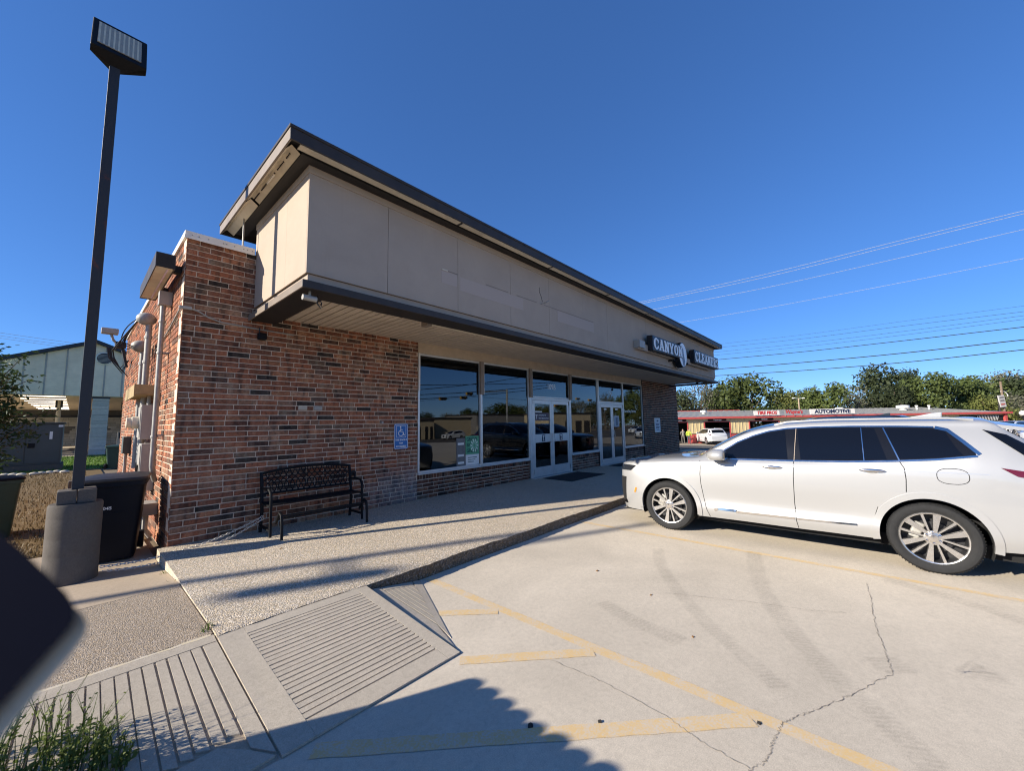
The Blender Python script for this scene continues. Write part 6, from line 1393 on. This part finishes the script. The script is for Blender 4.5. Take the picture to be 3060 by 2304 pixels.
# small tree at the left edge
def near_tree():
    r = empty('small_tree', (-2.35, 4.1, 0), 'small dark leafy tree at the left picture edge', 'tree'); rnd = random.Random(11); mb = MB(); br = MB(); tips = []
    br.tube([(-2.35, 4.1, -.1), (-2.33, 4.1, .9), (-2.4, 4.15, 1.8)], [.06, .05, .035], 8)
    for i in range(70):
        a = rnd.uniform(0, 6.3); z0 = rnd.uniform(.8, 2.4); L = rnd.uniform(.5, 1.0); e = Vector((-2.2+L*cos(a), 4.1+L*sin(a), z0+rnd.uniform(-.1, 1.55))); s = Vector((-2.25, 4.1, z0)); m_ = s.lerp(e, .5)+Vector((0, 0, .1)); br.tube([tuple(s), tuple(m_), tuple(e)], [.016, .010, .004], 5)
        for k_ in range(80):
            t = rnd.uniform(.35, 1.05); p = (s.lerp(m_, t*2) if t < .5 else m_.lerp(e, t*2-1))+Vector((rnd.gauss(0, .075), rnd.gauss(0, .075), rnd.gauss(0, .07))); d = Vector((rnd.gauss(0, 1), rnd.gauss(0, 1), rnd.gauss(-.4, .6))).normalized(); n = d.orthogonal().normalized(); n.rotate(Matrix.Rotation(rnd.uniform(0, 6.3), 3, d)); s_ = rnd.uniform(.03, .055)
            mb.add([p, p+d*s_+n*s_*.42, p+d*s_*2.1, p+d*s_-n*s_*.42], [(0, 1, 2, 3)])
    br.build('trunk', M['bark'], r); mb.build('crown', leaf_mat('small_tree_leaf', (.020, .042, .014), (.05, .085, .028), .25), r)
near_tree()
# ------------------------------------------------------------------ things beside and behind the photographer
# picket fence left of the picture; only its scalloped shadow falls into view
def fence():
    r = empty('picket_fence', (-1.75, -6.5, 0), 'round topped picket fence left of the picture, casting the scalloped shadow', 'fence'); wd = mat('fence_timber', (.32, .25, .18), .85, var=.2)
    y = -3.66; pr = [(0, .02)]
    poly = [(0, .02), (.132, .02), (.132, 1.32)]+[(.066+.066*cos(pi*i/8), 1.32+.036*sin(pi*i/8)) for i in range(1, 8)]+[(0, 1.32)]
    me = None
    for i in range(44):
        if me is None:
            mb = MB(); mb.prism(poly, 0, -.011, .011); me = mb.mesh('picket'); me.materials.append(wd)
        o = bpy.data.objects.new('picket', me); COL.objects.link(o); o.parent = r; o.location = (0, (-3.70-.1405*(i+1))+6.5, random.uniform(-.012, .012))
    for z in (.35, 1.05): MB().box((-1.80, -9.9, z), (-1.762, -3.7, z+.09)).build('rail', wd, r)
    for yy in (-3.82, -6.0, -8.2, -9.8): MB().box((-1.90, yy-.05, -.1), (-1.801, yy+.05, 1.2)).build('post', wd, r)
fence()
# distant utility pole left of the picture; its soft shadow runs along the walk
def utility_pole():
    x = -17.0; y = -1.75+.451*17.0; r = empty('utility_pole', (x, y, 0), 'tall timber utility pole left of the picture, casting a soft shadow on the walk', 'utility pole'); wd = mat('utility_pole_timber', (.16, .12, .09), .9)
    MB().tube([(x, y, -.2), (x, y, 11.2)], [.11, .075], 12).build('pole', wd, r, smooth=True)
    n = Vector((-SH.y, SH.x, 0)); 
    c = Vector((x, y, 9.1))-n*.62; MB().lathe([(.04, -.36), (.14, -.34), (.15, 0), (.14, .30), (.06, .36)], tuple(c), 2, 16).build('transformer', M['greybox'], r, smooth=True); MB().tube([(x, y, 9.2), tuple(c+Vector((0, 0, .1)))], .05, 8).build('bracket', M['galv'], r)
    return
utility_pole()
# unidentified blurred shape beside the lens, built as an arm on an added post
def near_shape():
    tip = depth_point(262, 1838, .27); r = empty('dark_shape', (-1.25, -6.62, 0), 'unidentified blurred dark shape with a pale lower rim at the left picture edge', 'arm'); dk = mat('arm_navy_plastic', (.004, .005, .012), .9, spec=.03); pr = mat('arm_pale_rim', (.62, .55, .45), .9, spec=.1)
    out = [(-260, 1395), (-60, 1545), (60, 1640), (140, 1715), (200, 1775), (222, 1815), (222, 1850), (205, 1885), (150, 1945), (60, 2045), (-40, 2160), (-260, 2420)]
    rim = [(222, 1815), (248, 1838), (262, 1870), (250, 1905), (205, 1965), (110, 2075), (20, 2185), (-90, 2310), (-260, 2520), (-260, 2420), (-40, 2160), (60, 2045), (150, 1945), (205, 1885), (222, 1850)]
    def solid(poly, d0, d1, nm, m):
        n = len(poly); vs = [tuple(depth_point(x, y, d0)) for x, y in poly]+[tuple(depth_point(x, y, d1)) for x, y in poly]
        MB().add(vs, [tuple(range(n)), tuple(range(n, 2*n))[::-1]]+[(i, n+i, n+(i+1) % n, (i+1) % n) for i in range(n)]).build(nm, m, r, fix=True)
    solid(out, .195, .235, 'arm_shell', dk); solid(rim, .20, .23, 'pale_rim', pr)
    a = depth_point(-255, 1900, .215); MB().tube([tuple(a+Vector((.02, 0, 0))), (-1.25, -6.62, a.z), (-1.25, -6.62, -.05)], [.018, .02, .03], 10).build('support_post', dk, r, smooth=True)
near_shape()
# weeds at the ramp edge
def weeds(name, c, n, rad, h, lab, seed, leaf=True):
    rnd = random.Random(seed); r = empty(name, c, lab, 'weed'); mb = MB(); ml = MB()
    for i in range(n):
        a = rnd.uniform(0, 6.3); q = rad*sqrt(rnd.random()); p = Vector((c[0]+q*cos(a), c[1]+q*sin(a), c[2])); hh = h*rnd.uniform(.3, 1.1)*(1.15-.6*q/rad); l = Vector((rnd.gauss(.12, .22), rnd.gauss(0, .22), 0))*hh; t = p+Vector((0, 0, hh))+l; m_ = p+Vector((0, 0, hh*.6))+l*.3
        mb.tube([tuple(p), tuple(m_), tuple(t)], [.0025, .002, .0008], 4)
        if leaf:
            for k_ in range(rnd.randint(3, 8)):
                u_ = rnd.uniform(.1, .95); b = p.lerp(m_, u_*1.6) if u_ < .6 else m_.lerp(t, (u_-.6)/.4); d = Vector((rnd.gauss(0, 1), rnd.gauss(0, 1), rnd.gauss(.3, .5))).normalized(); n_ = d.orthogonal().normalized(); s_ = rnd.uniform(.008, .02)*(1.3-u_*.7)
                ml.add([b, b+d*s_+n_*s_*.5, b+d*s_*2, b+d*s_-n_*s_*.5], [(0, 1, 2, 3)])
        if rnd.random() < .8:
            w = Vector((rnd.gauss(0, 1), rnd.gauss(0, 1), 0)).normalized()*.004; ml.add([p-w, p+w, m_+w*.7, m_-w*.7, t+l*.3], [(0, 1, 2, 3), (3, 2, 4)])
    mb.build('stem', bpy.data.materials['green_blade'], r); ml.build('leaf', M['weedleaf'], r)
M['weedleaf'] = leaf_mat('weed_leaf', (.085, .12, .025), (.20, .22, .065), .35)
weeds('weed_clump', (-1.08, -4.0, .05), 210, .36, .42, 'big green weed clump at the lower left corner of the ramp', 2)
weeds('weed_clump', (-.82, -4.12, .04), 90, .20, .26, 'thinner weeds trailing right of the big weed clump', 6)
weeds('weed_tuft', (-.12, -.95, .0), 50, .07, .10, 'small dry weed tuft at the walk edge nearest the wall', 3, False); weeds('weed_tuft', (-.13, -1.45, .0), 70, .10, .12, 'dry weed tuft in the middle of the walk edge', 4, False); weeds('weed_tuft', (-.12, -3.06, .125), 26, .05, .06, 'small weed tuft in the joint at the ramp corner', 5, False)
# ------------------------------------------------------------------ the street behind the photographer, seen mirrored in the shop glass
def virt(px, py, yv):                 # real position of what is mirrored at a photo pixel, yv metres behind the glass
    d = fwd + r2*((px-1530)/FPX) - u2*((py-1152)/FPX); q = CAMP + d*((yv-CAMP.y)/d.y); return Vector((q.x, -q.y, q.z))
def far_box(name, px0, px1, ptop, y, depth, m, lab, cat='building'):
    a, b = virt(px0, ptop, y), virt(px1, ptop, y); x0, x1 = sorted((a.x, b.x)); g = gz(x0, a.y); r = empty(name, ((x0+x1)/2, a.y, g), lab, cat); MB().box((x0, a.y-depth, g), (x1, a.y, a.z)).build('wall', m, r); MB().box((x0-.2, a.y-depth-.2, a.z), (x1+.2, a.y+.25, a.z+.3)).build('roof_edge', M['brown'], r); return r, x0, x1, a.y, g, a.z
tan = mat('tan_wall', (.50, .41, .27), .8, var=.08, scale=.5)
r_, x0, x1, yy, g, zt_ = far_box('tan_store', 1300, 1408, 1252, 62, 14, tan, 'long tan blank walled building across the street, mirrored in the first window')
r_, x0, x1, yy, g, zt_ = far_box('corner_store', 1236, 1298, 1258, 60, 12, tan, 'tan shop with dark openings across the street, mirrored in the first window')
for t in (.2, .55, .8): MB().box((x0+(x1-x0)*t, yy, g), (x0+(x1-x0)*(t+.13), yy+.05, g+2.6)).build('opening', M['well'], r_)
r_, x0, x1, yy, g, zt_ = far_box('grey_store', 1425, 1600, 1240, 75, 14, mat('grey_roof_wall', (.22, .21, .20), .8), 'long low grey roofed building across the street, mirrored in the second window')
MB().box((x0, yy, g), (x1, yy+.06, g+2.4)).build('shop_front', M['cream'], r_)
r_, x0, x1, yy, g, zt_ = far_box('garage_block', 1655, 1764, 1236, 52, 10, tan, 'tan garage with three doors across the street, mirrored in the fourth window')
for t in (.28, .56, .8): MB().box((x0+(x1-x0)*t, yy, g), (x0+(x1-x0)*(t+.17), yy+.05, g+3.4)).build('door', M['brown'], r_)
RT = [(1270, 1236, 95, 6, 'low dark tree mirrored at the left of the first window'), (1345, 1236, 100, 7, 'low tree above the mirrored tan wall'), (1405, 1222, 90, 8, 'tree beside the mirrored signal wire'), (1490, 1208, 95, 12, 'dark tree mirrored high in the second window'), (1550, 1216, 100, 10, 'tree mirrored at the right of the second window'), (1620, 1215, 90, 10, 'tree mirrored in the left nearer door'), (1690, 1200, 85, 10, 'tree mirrored in the right nearer door'), (1730, 1198, 80, 10, 'tall tree mirrored in the fourth window'), (1775, 1205, 78, 9, 'tree mirrored beside the fourth window edge'), (1805, 1180, 72, 9, 'tall tree mirrored in the farther transom'), (1845, 1183, 74, 9, 'second tall tree mirrored in the farther transom'), (1895, 1165, 66, 9, 'tall tree mirrored in the last window'), (1925, 1190, 60, 9, 'tree mirrored at the pier edge of the last window')]
for i, (px, py, y, w, lab) in enumerate(RT):
    t = copy_tree(protos[[k_ for k_ in protos][i % len(protos)]]); p = virt(px, py, y); g = gz(p.x, p.y); place(t, (p.x, p.y, g), i*1.3, (w/10*1.3, w/10*1.3, (p.z-g)/10), lab); t['group'] = 'trees across the street'
p = virt(1337, 1300, 55); car_copy(suv, (p.x, p.y, gz(p.x, p.y)), R(90), M['carwhite'], 'white suv driving on the street, mirrored in the first window')
p = virt(1893, 1300, 34); car_copy(suv, (p.x, p.y, gz(p.x, p.y)), R(100), M['carwhite'], 'white vehicle on the street mirrored in the last window')
def signals():
    yl = mat('signal_yellow', (.62, .34, .03), .5); a, b = virt(1515, 1163, 38), virt(1515, 1262, 38); g = gz(b.x, b.y)
    r = empty('signal_mast', (a.x, a.y, g), 'grey traffic signal mast with long arm, mirrored in the second window', 'traffic light'); MB().tube([(a.x, a.y, g), (a.x, a.y, a.z)], .16, 10).build('mast', M['galv'], r, smooth=True); e = virt(1445, 1172, 38); MB().tube([(a.x, a.y, a.z-.3), (e.x, e.y, e.z)], .09, 8).build('arm', M['galv'], r)
    w = [virt(px, py, 38) for px, py in ((1180, 1200), (1246, 1200), (1323, 1192), (1386, 1190), (1420, 1186), (1640, 1200), (1780, 1200), (1900, 1210))]; tag(MB().tube([tuple(q) for q in w], .02, 5).build('span_wire', M['cable']), 'span wire carrying the traffic signals, mirrored in the windows', 'wire')
    for i, (px, py, lab) in enumerate(((1323, 1192, 'yellow signal head mirrored left in the first window'), (1385, 1189, 'yellow signal head mirrored right in the first window'), (1402, 1177, 'upper yellow signal head mirrored in the first window'), (1726, 1192, 'yellow signal head mirrored in the fourth window'), (1762, 1196, 'second yellow signal head mirrored in the fourth window'), (1800, 1201, 'yellow signal head mirrored in the farther transom'), (1662, 1213, 'yellow signal head mirrored in the right nearer door'))):
        c = virt(px, py, 38); o = empty('traffic_signal', tuple(c), lab, 'traffic light'); MB().cbox(tuple(c), (1.15, .3, .42)).build('housing', yl, o, bevel=.04)
        for k_ in (-.36, 0, .36): MB().lathe([(.15, 0), (.15, .28)], (c.x+k_, c.y+.15, c.z), 1, 12).build('lens_hood', M['well'], o)
    for px, py0, px1, py1, lab in ((1180, 1170, 1600, 1120, 'mirrored wire rising across the first windows'), (1180, 1182, 1640, 1150, 'second mirrored wire across the first windows'), (1180, 1196, 1640, 1158, 'third mirrored wire across the first windows'), (1180, 1150, 1800, 1135, 'uppermost mirrored wire across the windows')):
        A, B_ = virt(px, py0, 34), virt(px1, py1, 34); tag(MB().tube([tuple(A.lerp(B_, t/10)-Vector((0, 0, 1.2*(t/10)*(1-t/10)))) for t in range(11)], .045, 5).build('overhead_wire', M['cable']), lab, 'wire', 'wires over the street')
signals()

# small litter on the lot and walk
def litter():
    rnd = random.Random(21); dk = mat('litter_dark', (.03, .025, .02), .9); lf = mat('dead_leaf', (.22, .12, .05), .9)
    for i, (px, py, s_, m, nm, lab) in enumerate(((1585, 2172, .018, dk, 'tar_spot', 'black tar spot on the shaded yellow hatch line'), (1792, 2160, .010, dk, 'tar_spot', 'small dark spot on the sunlit hatch line'), (2268, 2164, .010, dk, 'tar_spot', 'small dark spot where hatch and stall lines meet'), (1785, 1707, .014, lf, 'dead_leaf', 'dead leaf on the lot near the walk'), (2070, 1905, .009, lf, 'dead_leaf', 'dead leaf in the middle of the lot'), (1945, 1780, .008, lf, 'dead_leaf', 'dead leaf left of the middle of the lot'), (840, 1640, .016, lf, 'dead_leaf', 'brown leaf on the walk before the bench'))):
        z = WZ if py == 1640 else .0; x, y = px_ground(px, py, z); mb = MB(); P = [(x+s_*rnd.uniform(.6, 1.2)*cos(a)*1.3, y+s_*rnd.uniform(.6, 1.2)*sin(a), z+.006+rnd.uniform(0, .004)) for a in [k_*.785 for k_ in range(8)]]
        n = 8; mb.add(P+[(p[0], p[1], z+.0005) for p in P], [tuple(range(n)), tuple(range(n, 2*n))[::-1]]+[(k_, n+k_, n+(k_+1) % n, (k_+1) % n) for k_ in range(n)]); tag(mb.build(nm, m, fix=True), lab, nm.replace('_', ' '))
litter()
